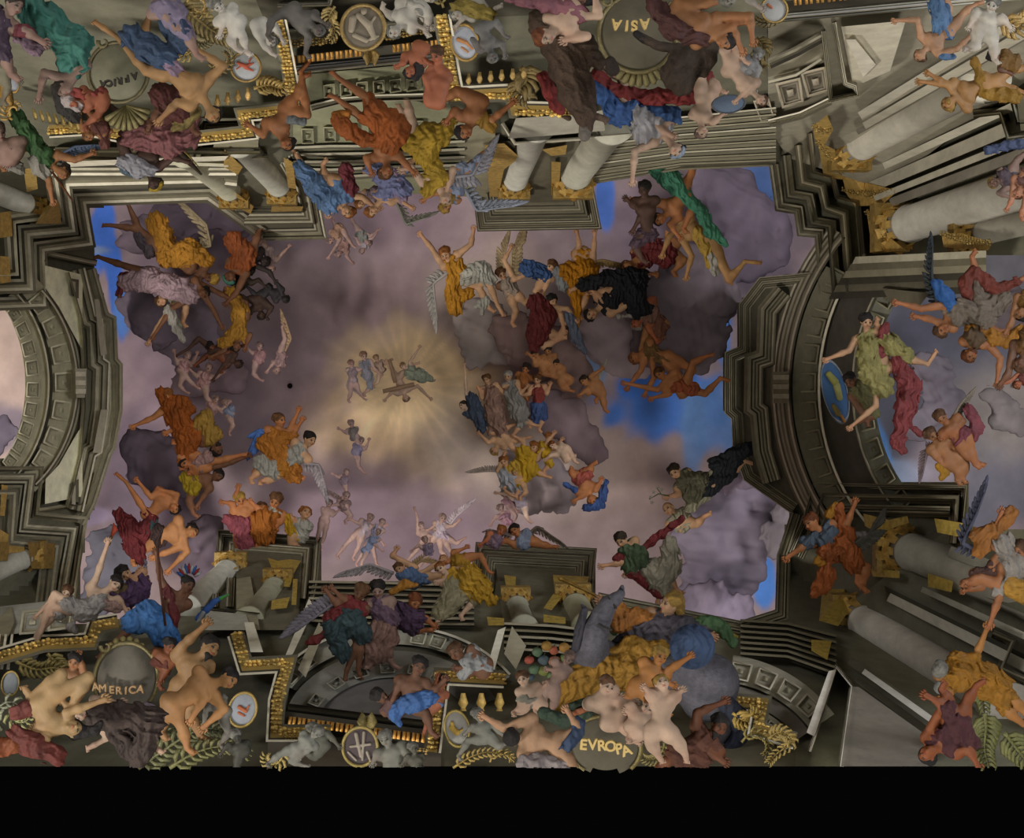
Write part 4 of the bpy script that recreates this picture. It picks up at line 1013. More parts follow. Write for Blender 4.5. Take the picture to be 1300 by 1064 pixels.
def wing(root, wg, r, base, fade=None):
    """wg: (points along the leading edge, feather length, side, colour)"""
    pts, fl, sd, col = wg
    pts = [np.array([p[0], p[1], -.3*r]) for p in pts]; n = 16; sp = []; bone = []
    seg = [np.linalg.norm(b-a) for a, b in zip(pts[:-1], pts[1:])]; T = sum(seg)
    def at(t):
        t *= T
        for i, s_ in enumerate(seg):
            if t <= s_ or i == len(seg)-1: return pts[i]+(pts[i+1]-pts[i])*min(1, t/s_), nrm(pts[i+1]-pts[i])
            t -= s_
    for layer, (ln, cnt, dz) in enumerate(((1., 15, 0), (.6, 13, .22*r), (.32, 12, .42*r))):
        for i in range(cnt):
            t = (i+.5)/cnt; p, tg = at(t); pr = np.array([-tg[1], tg[0], 0])*sd
            dr = nrm(pr*(1.15-t)+tg*(.25+t*.95)); l_ = fl*ln*(.55+.55*t)
            w_ = max(.8, fl*.085*(1.3 if layer == 0 else 1.1))
            sp.append(([p+[0, 0, dz], p+dr*l_*.5+[0, 0, dz+.6], p+dr*l_*.85+[0, 0, dz+.2], p+dr*l_+[0, 0, dz-.4]], [w_*.6, w_, w_*.8, w_*.15]))
    for i in range(n+1): bone.append(at(min(i/n, .999))[0]+[0, 0, .5*r])
    v, f = tubes(sp, 6)
    v[:, 2] *= .55
    bv, bf = tubes([(bone, [max(1., .28*r*(1-.7*i/n)) for i in range(n+1)])], 8)
    f = np.concatenate([f, bf+len(v)]); nv = len(v); v = np.concatenate([v, bv])
    c = np.array(lin(col)); c = np.array(mix(c, lin(fade[0]), fade[1])) if fade else c
    C = np.tile(c, (len(v), 1)); k = len(v)
    rs = np.random.RandomState(len(sp)+abs(int(pts[0][0]))); fv = 4*6+2
    for i in range(len(sp)): C[i*fv:(i+1)*fv] *= rs.uniform(.72, 1.2)
    link('wing', toworld(v, base), f, np.clip(C, 0, 1), 'feather', root, smooth=True)
def cloud(label, bl, col, d=27.2, h=2.4, nz=4, group=None):
    """billows: every mass carries a crowd of smaller rounded lumps on its viewer side and rim"""
    S_ = Sculpt(h); rs = random.Random(abs(int(bl[0][0])))
    for b in bl:
        z = b[3] if len(b) > 3 else 0; R = b[2]
        S_.ell((b[0], b[1], z), np.eye(3), (R, R*rs.uniform(.8, 1), R*.32), k=R*.3)
        for i in range(13):
            a = rs.uniform(0, 6.28); q = R*rs.uniform(.16, .36); e = rs.uniform(.75, 1.05); S_.ell((b[0]+math.cos(a)*R*e, b[1]+math.sin(a)*R*e*.92, z+rs.uniform(-.1, .2)*R), np.eye(3), (q, q*.85, q*.5), k=q*.6)
        for i in range(12):
            a = rs.uniform(0, 6.28); q = R*rs.uniform(.2, .38); e = rs.uniform(0, .7); S_.ell((b[0]+math.cos(a)*R*e, b[1]+math.sin(a)*R*e, z+R*.32*math.sqrt(1-e*e)-q*.3), np.eye(3), (q, q*.8, q*.5), k=q*.7)
    sd = abs(int(bl[0][1]))
    f1, f2 = snoise(16, nz*.35, sd), snoise(6, nz*.16, sd+1)
    v, f = S_.mesh(lambda x, y, z: f1(x, y, z)+f2(x, y, z))
    nzv = snoise(40, .16, sd)(v[:, 0], v[:, 1], v[:, 2])+snoise(12, .08, sd+5)(v[:, 0], v[:, 1], v[:, 2])
    o = link('cloud', toworld(v, d), f, np.clip(np.array(mix(lin(col), lin('6e5e62'), .3))[None]*(1+nzv)[:, None], 0, 1), 'cloud', smooth=True)
    tag(o, label, 'cloud')
    return o
def blobthing(label, name, cat, chains, col, at_, lay=1, mat='cloth', h=1.6, fold=.12, noise=None, parts=(), ells=()):
    global GAIN
    GAIN = .65
    d = DEP(at_[0], at_[1], at_, lay); t = None
    def mk(nm, chs, c, m, fo, par, els=()):
        S_ = Sculpt(h)
        for ch in chs:
            for a_, b_ in zip(ch[:-1], ch[1:]):
                rr = max(a_[2], b_[2]); S_.cap((a_[0], a_[1], a_[3] if len(a_) > 3 else 0), (b_[0], b_[1], b_[3] if len(b_) > 3 else 0), a_[2], b_[2], k=.35*rr, fold=fo*rr, wl=max(4, .45*rr), ph=a_[0])
        for e in els: S_.ell(e[:3], np.eye(3), e[3:6], k=.3*min(e[3:6]))
        v, f = S_.mesh(noise); nz = snoise(14, .16, int(at_[0]))(v[:, 0], v[:, 1], v[:, 2])
        return link(nm, toworld(v, d), f, np.clip(np.array(lin(c))[None]*(1+nz)[:, None], 0, 1), m, par, smooth=True)
    t = mk(name, chains, col, mat, fold, None, ells)
    for nm, chs, c, m in parts: mk(nm, chs, c, m, 0 if m != 'cloth' else fold, t)
    return tag(t, label, cat)
def rod(label, name, cat, pts, rad, col, lay=1.5, mat='stone', parts=()):
    d = DEP(pts[0][0], pts[0][1], pts[-1], lay); v, f = tubes([([(p[0], p[1], p[2] if len(p) > 2 else 4) for p in pts], rad)], 10)
    t = link(name, toworld(v, d), f, lin(col), mat, smooth=True)
    for nm, sp, c, m in parts: v, f = tubes(sp, 8); link(nm, toworld(v, d), f, lin(c), m, t, smooth=True)
    return tag(t, label, cat)
SAT = .8
PP = person
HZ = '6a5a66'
GAIN = 1.75
for c in [
 ('big grey-mauve cloud bank below the kneeling nude, right of centre', [(850,400,48),(880,360,40),(860,440,42),(900,430,24),(905,380,30)], '5a4f56', 26.3),
 ('pale pink cloud left of the grey-mauve bank', [(775,400,34),(790,440,34),(765,430,24),(812,455,22)], '8a797c', 27.3),
 ('dark violet cloud drifting at the upper right corner of the opening', [(930,255,36),(960,290,34),(905,230,28),(975,320,26),(930,330,30)], '50465a', 27.6),
 ('brown cloud carrying the central seated group', [(665,430,34),(700,440,26),(710,510,26),(722,470,24),(640,420,18)], '6a5048', 26.6),
 ('brown round cloud under the central group', [(735,560,22),(720,535,24),(755,575,14),(700,520,26)], '665157', 26.4),
 ('light cloud spilling below the yellow angels', [(690,610,30),(660,600,24),(715,625,22),(680,640,14)], '8a7b7d', 27),
 ('broad blue-grey cloud under the green-robed kneeling man, lower right', [(915,640,36),(945,615,28),(900,690,36),(960,665,32),(930,720,36),(890,740,26),(985,640,22)], '655c70', 26.2),
 ('violet smoky cloud directly above the golden-haired queen', [(900,770,30),(930,780,24),(880,790,18)], '675c72', 24.5),
 ('small mauve cloud below the dark boots at right', [(945,590,22),(960,600,18),(935,610,18)], '57495a', 25.9),
 ('grey cloud resting on the cornice left of the orange-draped angel', [(1000,675,22),(985,690,18),(1005,650,18)], '5d565c', 24.8),
 ('dark violet rounded cloud between the hooded man and the fallen leg, left', [(195,585,34),(210,610,24),(180,570,22)], '463c4f', 26.5),
 ('dark cloud under the pink-robed falling figure, upper left', [(185,400,24),(200,420,22),(170,390,18)], '4b4152', 27),
 ('slate blue cloud behind the raised torch, lower left', [(145,700,28),(135,730,26),(165,725,22),(125,760,22)], '444a58', 26),
 ('dark violet cloud above the left lower pier', [(258,690,24),(250,720,24),(268,670,16)], '4c4050', 26.2),
 ('dark plum cloud behind the winged figure in ochre, upper left', [(215,285,26),(175,300,22),(255,270,24),(300,280,24)], '463a48', 27.4),
 ('soft grey-lilac cloud beneath the white sash, upper left', [(235,395,26),(250,420,26),(225,440,20)], '685c6c', 27.2),
 ('pink mist cloud left of centre among faint angels', [(255,470,24),(290,480,22),(240,490,18)], '705a64', 27.6),
 ('pale cream cloud rising under the leaping orange-draped figure', [(600,410,24),(620,440,24),(600,450,18),(620,400,18)], '82766f', 27.6),
 ('pinkish-grey cloud behind the map shield at right', [(1180,470,26),(1200,510,22),(1160,540,18)], '66606c', 25.5),
 ('light grey cloud puffs at the right edge', [(1275,520,20),(1260,500,14),(1290,540,14)], '77706f', 25),
 ('dark grey cloud under the men in ochre at the right edge', [(1285,385,22),(1265,410,16),(1300,410,18)], '3d3538', 24),
 ('faint lilac cloud at the far left opening', [(-5,560,16),(8,545,12)], '5f586c', 25)]:
    cloud(*c)
GAIN = .85; SAT = 1.05
# ---------------------------------------------------------------- upper left corner
PP('bent figure in teal robe with arm hanging, top left corner', (82,112,12), (-.2,.8), (66,40), [((56,92),(50,120))], [((28,10),(5,-15))], 'm', 'b', [('3f7468','TPL',[(30,0,16),(58,30,22),(95,58,20),(100,72,14)]),('8f7684',[(30,45,12),(45,62,10)])], neck=(98,92), lay=1)
PP('muscular dark-haired nude man bent over, blue cloth at his hips, upper left', (270,145,12), (.3,.7), (212,88), [((284,84),(245,60)),((225,130),(205,150))], [((186,90),(150,48),(116,25)),((180,50),(190,20))], 'y', 'k', [('3c4d66',[(165,45,14),(190,62,16),(212,75,14)],[(205,8,8),(212,35,9),(230,60,10)]),('887486',[(205,70,10),(220,88,12)],[(228,25,9),(240,50,9)])], neck=(255,118), sw=1.8, lay=1)
PP('seated figure in pink and blue drapery at the top edge, upper left', (192,-10,12), (.4,.4), (222,20), [((210,20),(232,40))], [((238,45),(250,70))], 'm', 'b', [('7d7286','TPL'),('334058',[(215,18,9),(235,40,8)])], lay=1)
PP('crowned dark-skinned woman in rose drapery, head down, upper left', (196,233,10), (.1,.6), (190,165), [((152,178),(156,200)),((220,200),(235,205))], [((160,150),(140,135)),((225,150),(240,145))], 'b', 'k', [('8d5c5c','PL',[(165,175,14),(200,172,20),(215,185,16)],[(215,185,14),(240,175,12),(249,150,6)]),('a3a0a6',[(160,205,10),(178,214,12),(190,216,8)]),('55646f',[(158,214,6),(178,222,6)])], neck=(186,212), lay=2, hat='a58a30')
PP('dark red-cloaked man crouching beside the cartouche, upper left', (205,128,11), (-.3,.5), (232,125), [((200,140),(190,160))], [((215,150),(190,155)),((240,145),(245,165))], 'd', 'k', [('5a302b','TPL',[(205,120,14),(225,140,16)]),('8c7a4a',[(225,160,8),(245,145,9),(250,138,5)])], lay=1)
PP('pale pink child with red sash lying on the cartouche edge, upper left', (93,130,9), (-.5,.5), (130,124), [((105,118),(120,128))], [((125,145),(108,160))], 'r', 'w', [('8a3f38','P',[(95,118,6),(120,124,7)]),('a89c98',[(85,126,7),(98,135,7)])], lay=2)
PP('small auburn-haired figure in rust cloth below the pale pink child', (113,172,8), (-.2,.6), (128,160), [((105,165),(102,150))], [((133,185),(137,170)),((120,150),(110,140))], 't', 'o', [('6b4038','TPL')], lay=2)
PP('dark-curled youth in green and yellow with blue wing, far left', (80,219,10), (.5,.6), (38,180), [((95,203),(114,196)),((62,228),(66,252))], [((20,150),(8,130)),((15,190),(2,210))], 't', 'b', [('3f6038','TP',[(20,148,9),(35,170,10),(50,190,10)]),('8f8a80',[(45,205,9),(55,220,8)],[(10,205,8),(25,215,7)])], [([(70,200),(95,186),(118,184)],20,1,'5d6a80')], neck=(62,208), lay=1, cat='angel')
PP('rosy plump child at the left edge beneath the green-clad youth', (-2,168,11), (.3,.3), (6,200), [((25,190),(12,205))], [((28,180),(10,185))], 'm', 'm', (), lay=0, cat='putto', fat=1.25)
PP('shadowed figure in violet at the top left corner, only body in view', (18,6,14), (.5,.3), (-10,40), [((30,38),(52,52))], [((5,70),(15,95))], 'm', 'b', [('4e3f4e','TPL'),('6d3038',[(22,36,8),(40,42,7)])], lay=0)
PP('white stone nude youth seated at the top, left of the medallion', (275,6,10), (.4,.3), (300,30), [((285,25),(280,40))], [((308,45),(312,65)),((292,50),(300,62))], 'bdb9ae', 's', (), cat='statue', lay=1)
PP('white stone putto on the bracket right of the flame medallion', (345,52,8), (.1,.5), (330,30), [((350,35),(358,50))], [((335,55),(345,68))], 'b5b1a6', 's', (), cat='statue', lay=1, fat=1.2)
blobthing('dark scaly crocodile snout among the figures, upper left', 'crocodile', 'animal', [[(72,112,8),(82,135,11),(96,150,8)]], '2f2b28', (85,130), fold=.2, parts=[('jaw',[[(90,120,4),(100,140,4)]],'6f6a4c','hair')])
rod('dark ivory tusk pointing down toward the column, upper left', 'tusk', 'tusk', [(222,186),(235,200),(256,222)], [5,4.5,1.2], '3a3026', parts=[('stripe',[([(226,184,8),(240,198,8),(254,214,6)],[1.5,1.2,.5])],'8d7a3a','gold')])
rod('thin brown spear beside the green-clad youth, far left', 'spear', 'spear', [(66,218),(78,235),(92,255)], [1.6,1.6,1.2], '5f3a22')
rod('thin dark lance crossing the small auburn-haired figure', 'spear', 'spear', [(104,138),(120,160),(136,184)], [1.3,1.3,1], '4a2c22')
blobthing('bronze vase at the far left edge', 'vase', 'vase', [[(2,105,5),(8,120,8),(12,130,6)]], '8f6c30', (8,118), mat='gold', fold=0)
PP('grey stone faun on the far left ledge below the vase', (6,72,9), (.6,.3), (0,95), [((14,90),(22,100))], [((10,110),(4,128))], '76705c', 's', (), cat='statue', lay=0)
# ---------------------------------------------------------------- top, left of centre
PP('tan man climbing over the gilded frame, one foot up on it', (364,182,10), (.1,.5), (366,140), [((334,172),(318,160))], [((390,146),(382,90),(396,74)),((378,120),(384,98),(394,94))], 'o', 'k', [('6b6f70',[(365,150,6),(385,154,5)])], neck=(350,165), lay=1)
PP('flying man in orange robe with both bare legs stretched up, top', (490,218,10), (.3,.5), (486,160), [((512,205),(522,216)),((465,200),(470,215))], [((468,125),(428,98),(421,91)),((458,148),(426,124),(418,121))], 'o', 'n', [('9c5528','PL',[(478,140,14),(498,165,20),(492,182,14)],[(475,180,8),(455,175,9),(436,160,10),(428,150,8)]),('a86a2c',[(436,158,7),(428,148,7),(440,146,6)])], neck=(490,200), lay=1)
PP('pale long-legged figure wrapped in yellow, legs pointing up, top', (566,252,10), (.2,.6), (540,190), [((522,212),(514,214)),((575,215),(568,240))], [((523,152),(512,112),(510,102)),((516,178),(510,142),(506,133))], 'p', 'g', [('a58632','P',[(520,185,10),(545,175,18),(560,170,14),(574,152,5)],[(540,195,14),(555,225,12),(540,245,6)])], [([(575,225),(600,222),(618,190)],26,1,'8f8c92')], neck=(556,236), lay=1.5, cat='angel')
PP('youth in lilac and blue drapery head down among the top flyers', (472,268,8), (.3,.4), (500,225), [((505,252),(520,262))], [((480,205),(462,215)),((515,210),(530,200))], 'l', 'o', [('6f7294','TPL',[(470,215,9),(490,225,12),(510,240,12)]),('8a7484',[(500,225,10),(510,250,8)])], neck=(486,252), lay=1, cat='angel', wings=[([(500,250),(515,285),(545,275)],16,-1,'7d7a70')])
PP('pink nude lying over the cornice with raised feet, top', (555,70,10), (-.5,.4), (552,128), [((540,98),(545,112))], [((566,92),(545,80),(541,77)),((545,112),(543,90))], 'r', 'n', (), neck=(560,95), lay=1.5, sw=1.3)
PP('dark-hooded rosy face peering over the top cornice, hand beside it', (521,91,9), (-.1,.4), (535,60), [((512,80),(508,82))], (), 'r', 'k', [('2b2422',[(530,85,7),(528,98,6)])], lay=0)
PP('black-haired man reaching right along the frame corner, top', (590,167,11), (.1,.5), (606,128), [((625,152),(648,133)),((578,140),(570,150))], [((580,115),(560,130))], 'o', 'k', [('9a7430',[(612,150,8),(622,162,8)])], neck=(602,152), lay=2)
PP('blue-robed flyer with bare legs crossed, left of centre at top', (441,268,9), (-.2,.5), (425,232), [((460,250),(475,262)),((430,262),(420,270))], [((392,222),(376,196),(371,188)),((412,225),(410,208))], 'l', 'o', [('5a7396','TP',[(380,212,8),(400,235,13),(418,258,13),(418,270,5)]),('6a3038',[(438,215,8),(444,240,9)])], lay=1, cat='angel')
PP('curly-haired child face between the blue flyer and the lilac youth', (458,258,7), (.1,.4), (478,245), [((470,255),(480,262))], [((490,248),(500,255))], 'l', 'o', [('7d6a70','TP')], lay=1, cat='putto')
PP('blond upside-down head over the sky, above centre', (566,262,8), (.4,.2), (590,215), [((550,245),(540,252))], [((610,200),(620,190))], 't', 'g', [('7c8498','TPL')], [([(590,240),(605,268),(650,262)],24,-1,'8b8f9a')], lay=.5, cat='angel')
PP('dark bronze-toned stone youth with horn leg, top left of the round medallion', (404,38,9), (.3,.4), (372,14), [((398,20),(412,30))], [((392,45),(388,68)),((345,25),(340,45))], '605c56', 's', (), cat='statue', lay=1)
PP('white stone bust-like youth right of the round top medallion', (501,40,10), (-.3,.5), (530,8), [((520,28),(535,35))], [((545,20),(540,40))], 'b5b0a4', 's', [('98948a','P')], cat='statue', lay=1)
PP('white reclining stone figure at the top edge', (548,-4,9), (.3,.3), (512,8), [((535,20),(545,32))], [((498,22),(485,10)),((530,-5),(520,-15))], 'aba69a', 's', (), cat='statue', lay=0)
PP('grey stone youth crouching right of the small oval medallion', (625,72,8), (.2,.4), (612,36), [((600,50),(608,60)),((638,55),(640,68))], [((630,28),(640,45))], '6c6a66', 's', (), cat='statue', lay=1)
PP('stone nude leaning with olive drapery at the top edge, centre', (580,18,9), (-.3,.4), (606,4), [((590,20),(582,30))], [((620,20),(630,10))], 'a39f92', 's', [('837236',[(580,8,8),(600,12,10),(620,18,9)])], cat='statue', lay=1)
# ---------------------------------------------------------------- beast group, top centre
blobthing('large brown camel with shaggy neck, head hanging below the frame', 'camel', 'camel', [[(690,28,20),(715,55,24),(722,85,25),(732,118,23),(742,142,15),(745,160,9)],[(700,60,14),(740,60,18),(760,80,10)]], '4a3a2e', (728,100), lay=1, mat='hair', h=2, fold=.16,
   parts=[('ear',[[(758,148,5),(770,152,4),(768,158,2)]],'5a4a3e','hair'),('ear',[[(722,150,4),(714,148,2)]],'4a3a2e','hair'),('muzzle',[[(744,158,9),(742,172,8)]],'6d665e','hair'),('eye',[[(738,149,2.5,13),(739,150,2.5,13)]],'15110e','skin')])
blobthing('dark shaggy haunch and leg of a second beast over the shell, top centre', 'beast', 'animal', [[(870,78,20),(862,95,22),(866,110,12)],[(895,68,12),(860,62,7),(835,58,6),(815,48,6)],[(905,50,10),(900,75,10),(893,92,7)]], '382c22', (862,85), lay=2, mat='hair', h=2, fold=.16,
   parts=[('hoof',[[(818,50,6),(808,43,5)]],'191512','hair'),('tail',[[(775,78,7),(778,88,9),(780,90,3)]],'2b2019','hair')])
PP('turbaned woman in white and blue with long bare arm hanging, top centre', (858,190,11), (.2,.5), (800,135), [((806,192),(803,226)),((835,160),(850,170))], [((770,110),(740,95)),((790,100),(760,80))], 'p', 'k', [('a5a2a4','T',[(815,150,14),(815,170,12)]),('39588c','P',[(760,110,10),(785,145,14),(805,150,8)]),('7d2f2c',[(690,100,8),(705,130,8),(712,140,5)],[(755,95,8),(790,120,9),(830,125,10),(880,118,12),(895,100,10)]),('33507c',[(812,140,8),(855,145,9),(860,152,6)])], neck=(842,168), lay=2.5, hat='8f9cae')
PP('curly dark-haired boy with pale bare shoulder, top centre left', (692,46,13), (.3,.5), (728,14), [((745,46),(722,50)),((760,20),(755,-5))], [((700,5),(680,-5))], 'p', 'r', [('7d5058','P',[(650,-5,10),(690,0,12),(720,10,10)])], neck=(712,36), lay=2.5)
PP('reddish muscular man seen from the side, thighs at top edge right of beast', (921,52,12), (-.1,.6), (862,12), [((952,20),(955,48)),((930,35),(940,60))], [((900,42),(935,30)),((895,5),(930,-10))], 't', 'k', [('4c2c28',[(830,5,10),(855,35,14),(890,50,10)])], neck=(898,40), lay=2, sw=1.8)
PP('bearded brown man crouching at the top edge, left of the reddish man', (740,-4,13), (-.3,.3), (700,-8), [((715,20),(705,5))], (), 'd', 'k', [('5a3a3a','TP')], lay=1)
PP('plump child bent over the dark mirror, top right of centre', (966,127,8), (.3,.4), (928,88), [((955,108),(936,126))], [((918,65),(928,60)),((935,65),(945,78))], 'p', 'n', (), neck=(952,114), lay=2.5, cat='putto', fat=1.25)
PP('plump child kneeling behind the dark mirror, arm stretched beneath it', (891,167,9), (.4,.4), (896,126), [((905,155),(915,147))], [((905,105),(915,115)),((890,98),(893,85))], 'p', 'm', (), neck=(888,150), lay=2.5, cat='putto', fat=1.25)
def oval(label, name, cat, cx, cy, rx, ry, ang, cf, cc, lay, marks=()):
    d = DEP(cx, cy, (cx, cy), lay); V, f = disc(cx, cy, rx, ry, ang, [(1.,-3),(1.02,1),(.97,3),(.9,2)], d=d); t = link(name, V, f, lin(cf), 'gold', smooth=True)
    V, f = disc(cx, cy, rx, ry, ang, [(.92,1.5),(.6,3),(.3,4),(.001,4.3)], d=d); link('face', V, f, lin(cc), 'stone', t, smooth=True)
    for i, m in enumerate(marks): relieffig(t, d, [m[:6]], m[6], 'painted_patch', 1.0, 2.5)
    return tag(t, label, cat)
oval('round dark mirror held by two plump children, top', 'mirror', 'mirror', 925, 132, 22, 12, -6, '4c4f54', '5f6c7e', 3.6)
PP('white-draped stone youth behind the mirror children', (962,70,8), (.3,.3), (948,86), [((960,98),(958,112))], [((940,70),(930,60))], '8d8b88', 's', [('7c7c7c','TP')], lay=1, cat='statue')
PP('fair stone bust at the top edge right of the reddish man', (925,-2,11), (.2,.5), (940,-25), [((950,0),(962,8))], (), '8f8a80', 's', [('7d7870','TP')], lay=1, cat='statue')
# ---------------------------------------------------------------- sky, upper right
PP('tan man with green sash, one leg kicked up, right of the turbaned woman', (838,278,9), (-.1,.5), (868,248), [((820,262),(806,256)),((850,285),(860,298))], [((878,220),(882,196),(896,187)),((880,262),(868,290))], 'o', 'k', [('3d7058',[(832,205,5),(838,215,12),(855,232,12),(868,248,9)],[(866,245,7),(890,268,7),(902,292,8),(922,310,3)])], neck=(850,268), lay=.5)
PP('blond kneeling nude stretched along the cloud, hand hanging down', (856,268,9), (-.5,.4), (898,300), [((878,325),(872,348)),((850,300),(842,320))], [((912,332),(930,352),(928,358)),((925,355),(946,332),(968,334))], 'y', 'g', [('a38440',[(885,295,8),(898,315,8),(900,335,5)]),('a09a90',[(902,325,7),(908,345,5)])], neck=(870,290), lay=1)
PP('dark shadowed man reaching left beside the green-sashed man', (818,240,9), (-.5,.3), (822,298), [((805,262),(798,255)),((816,270),(805,290))], [((805,310),(815,330))], 'b', 'k', [('4b3a44','PL')], lay=0)
PP('reclining figure in crimson stripes above the black-robed man', (797,338,9), (-.4,.4), (850,318), [((815,345),(828,348))], [((868,330),(855,345)),((860,310),(846,300))], 't', 'n', [('602828','TP',[(825,310,12),(845,325,13)])], neck=(808,330), lay=.8)
PP('dark-haired man in black robe falling head first, centre right', (751,399,9), (-.1,.3), (800,362), [((768,382),(756,372)),((815,375),(818,388))], [((770,352),(738,362),(722,370)),((780,368),(745,372))], 'l', 'k', [('1d1d20','TPL',[(740,362,8),(770,354,9),(810,352,13)],[(800,360,17),(810,390,13),(824,392,6)]),('8c8780',[(785,402,3),(812,400,3.5),(824,394,3)])], neck=(766,388), lay=1.2)
PP('rosy-faced old man beneath the black robe, head to the left', (808,411,8), (-.6,.2), (828,395), [((822,415),(832,430))], [((830,380),(815,385))], 'r', 'w', [('7a5c50','TP')], lay=.6)
PP('brown-haired youth stooping below the old man', (824,434,8), (-.2,.5), (840,410), [((815,440),(812,450))], (), 't', 'b', [('6d4a3c','TP')], lay=.4)
PP('ginger-haired man crawling with arms down, right of centre', (806,454,8), (-.4,.3), (846,455), [((814,470),(798,490)),((830,480),(820,498))], [((870,490),(845,500)),((880,470),(862,500))], 'o', 'o', [('6f5536','T')], neck=(820,446), lay=.8)
PP('tan nude stretched right with foot on the cornice, right of centre', (838,475,8), (-.3,.4), (868,495), [((850,500),(830,505)),((835,495),(796,487))], [((895,500),(915,480),(926,484)),((880,460),(898,452))], 'o', 'n', [('8d4d34',[(858,490,8),(880,495,8)])], lay=1)
PP('winged figure in orange drapery with raised arms, centre right top', (742,352,8), (-.2,.3), (738,322), [((735,310),(733,297)),((754,315),(755,298))], [((735,345),(725,365)),((745,375),(735,400))], 'l', 'g', [('a06a20','TP',[(720,345,12),(745,345,14),(745,365,10)],[(728,360,7),(732,385,7),(734,410,4)])], [([(745,335),(765,330),(790,335)],16,1,'8c744c')], lay=.2, cat='angel')
PP('woman in blue with grey veil, arm raised, left of the orange-draped figure', (700,338,7), (-.2,.4), (688,352), [((697,355),(690,372))], [((680,370),(690,380))], 'l', 'n', [('34496e','TP',[(668,340,9),(685,345,10)]),('77797a',[(710,345,7),(715,365,6)])], lay=.3)
PP('leaping figure in orange and white with both arms thrown up, centre', (566,322,8), (-.2,.5), (592,352), [((548,315),(536,300)),((598,310),(601,294))], [((622,362),(632,388),(640,402)),((608,365),(622,392))], 'l', 'o', [('a5742c','T',[(578,345,8),(574,370,8),(578,392,9)],[(575,380,6),(595,372,7)]),('99968c','P',[(595,350,11),(610,345,12),(622,355,8)],[(605,388,4),(618,380,4),(612,398,3)])], [([(570,345),(550,360),(555,405)],20,1,'9a9590')], neck=(572,330), lay=.6, cat='angel')
PP('pale winged figure with tall cream wings, left of the blue woman', (637,348,7), (.2,.3), (650,372), [((640,330),(648,316)),((665,350),(672,338))], [((655,395),(650,410)),((668,385),(680,375))], 'l', 'n', [('84766a','TP')], [([(648,350),(650,320),(658,300)],24,1,'9a8668'),([(640,350),(640,325),(645,308)],18,-1,'9a8668')], cat='angel')
PP('figure in dark crimson cloak seated on the brown cloud, centre right', (701,382,7.5), (.5,.3), (688,418), [((712,400),(716,418)),((720,392),(730,405))], [((712,428),(716,412)),((690,440),(712,430))], 'l', 'k', [('5a2626','TP',[(682,385,12),(690,400,15),(682,425,13),(678,440,7)]),('5d6270',[(722,400,6),(732,430,6),(742,445,4)])], neck=(698,392), lay=.5)
for i, (x, y, hx, hy, l) in enumerate([(700,455,696,445,'brown child clutching the crimson cloak from below'),(712,470,706,462,'brown child lower on the brown cloud'),(688,452,680,450,'brown child lying left on the brown cloud')]):
    PP(l, (hx,hy,5.5), (-.2,.4), (x+3,y+10), [((x-10,y+2),(x-16,y-2))], [((x+14,y+12),(x+8,y+20)),((x+2,y+22),(x+12,y+26))], 't', 'b', (), cat='putto', fat=1.15, lay=.4)
PP('winged child diving beside the blue sky patch', (742,484,6.5), (-.5,.3), (757,492), [((750,478),(762,470)),((745,495),(738,500))], [((766,500),(756,508)),((766,508),(768,520))], 't', 'b', (), [([(758,485),(765,472),(768,465)],10,-1,'9a9488')], cat='putto', fat=1.15, lay=.5)
PP('flying child in blue scarf head down, right of the yellow angels', (751,634,7.5), (.1,.5), (740,605), [((742,628),(732,634)),((756,622),(762,612))], [((728,602),(724,598)),((748,598),(752,590))], 'o', 'n', [('3c5080',[(745,645,5),(762,640,6),(766,622,5),(770,612,3)],[(718,615,3),(730,622,4)]),('8d4a40','P')], cat='putto', fat=1.15, lay=1)
# centre group
PP('small man in dark blue robe leaning toward the light', (588,515,5.5), (-.7,.1), (606,530), [((592,500),(590,466))], [((618,540),(620,548))], 'p', 'b', [('3d4656','TPL',[(598,505,7),(606,525,9),(612,545,5)])], lay=.5)
PP('seated figure in pale rose mantle left in the central group', (618,482,6), (-.3,.2), (632,528), [((612,505),(608,495)),((640,500),(648,492))], [((622,548),(632,552)),((640,545),(650,540))], 'l', 'n', [('84685c','TPL',[(625,500,9),(628,525,12),(636,548,8)])], lay=.7)
PP('grey-robed bearded figure in the middle of the central group', (645,478,6), (-.3,.2), (655,520), [((660,500),(668,492))], [((660,540),(652,552)),((668,535),(680,540))], 'l', 'w', [('7d7974','TPL',[(650,500,9),(660,525,11)])], lay=.9, beard=.3)
PP('woman in blue and crimson at the right of the central group', (682,482,6), (-.3,.3), (684,516), [((672,500),(662,502)),((694,500),(698,490))], [((690,530),(684,545)),((680,535),(672,540))], 'l', 'n', [('7c3a34','T'),('3f5078','PL',[(688,520,6),(690,528,5)])], lay=.7)
PP('orange-robed seated man above the crimson woman', (668,468,6), (-.3,.3), (660,492), [((676,482),(684,476))], [((668,505),(660,510))], 'o', 'b', [('8d5a34','TPL')], lay=.3)
PP('reclining bare-armed figure at the lower left of the central group', (628,572,6), (-.3,.3), (640,555), [((620,562),(610,552))], [((655,560),(668,556)),((650,568),(660,575))], 'l', 'g', [('7c7370','P')], lay=.8)
PP('winged figure in yellow turning right, below the central group', (678,568,6.5), (.2,.3), (668,588), [((695,560),(702,552)),((664,560),(655,555))], [((672,605),(660,612)),((684,600),(694,605))], 'l', 'o', [('a8852c','TPL',[(664,575,9),(672,595,10),(662,612,5)])], lay=1, cat='angel')
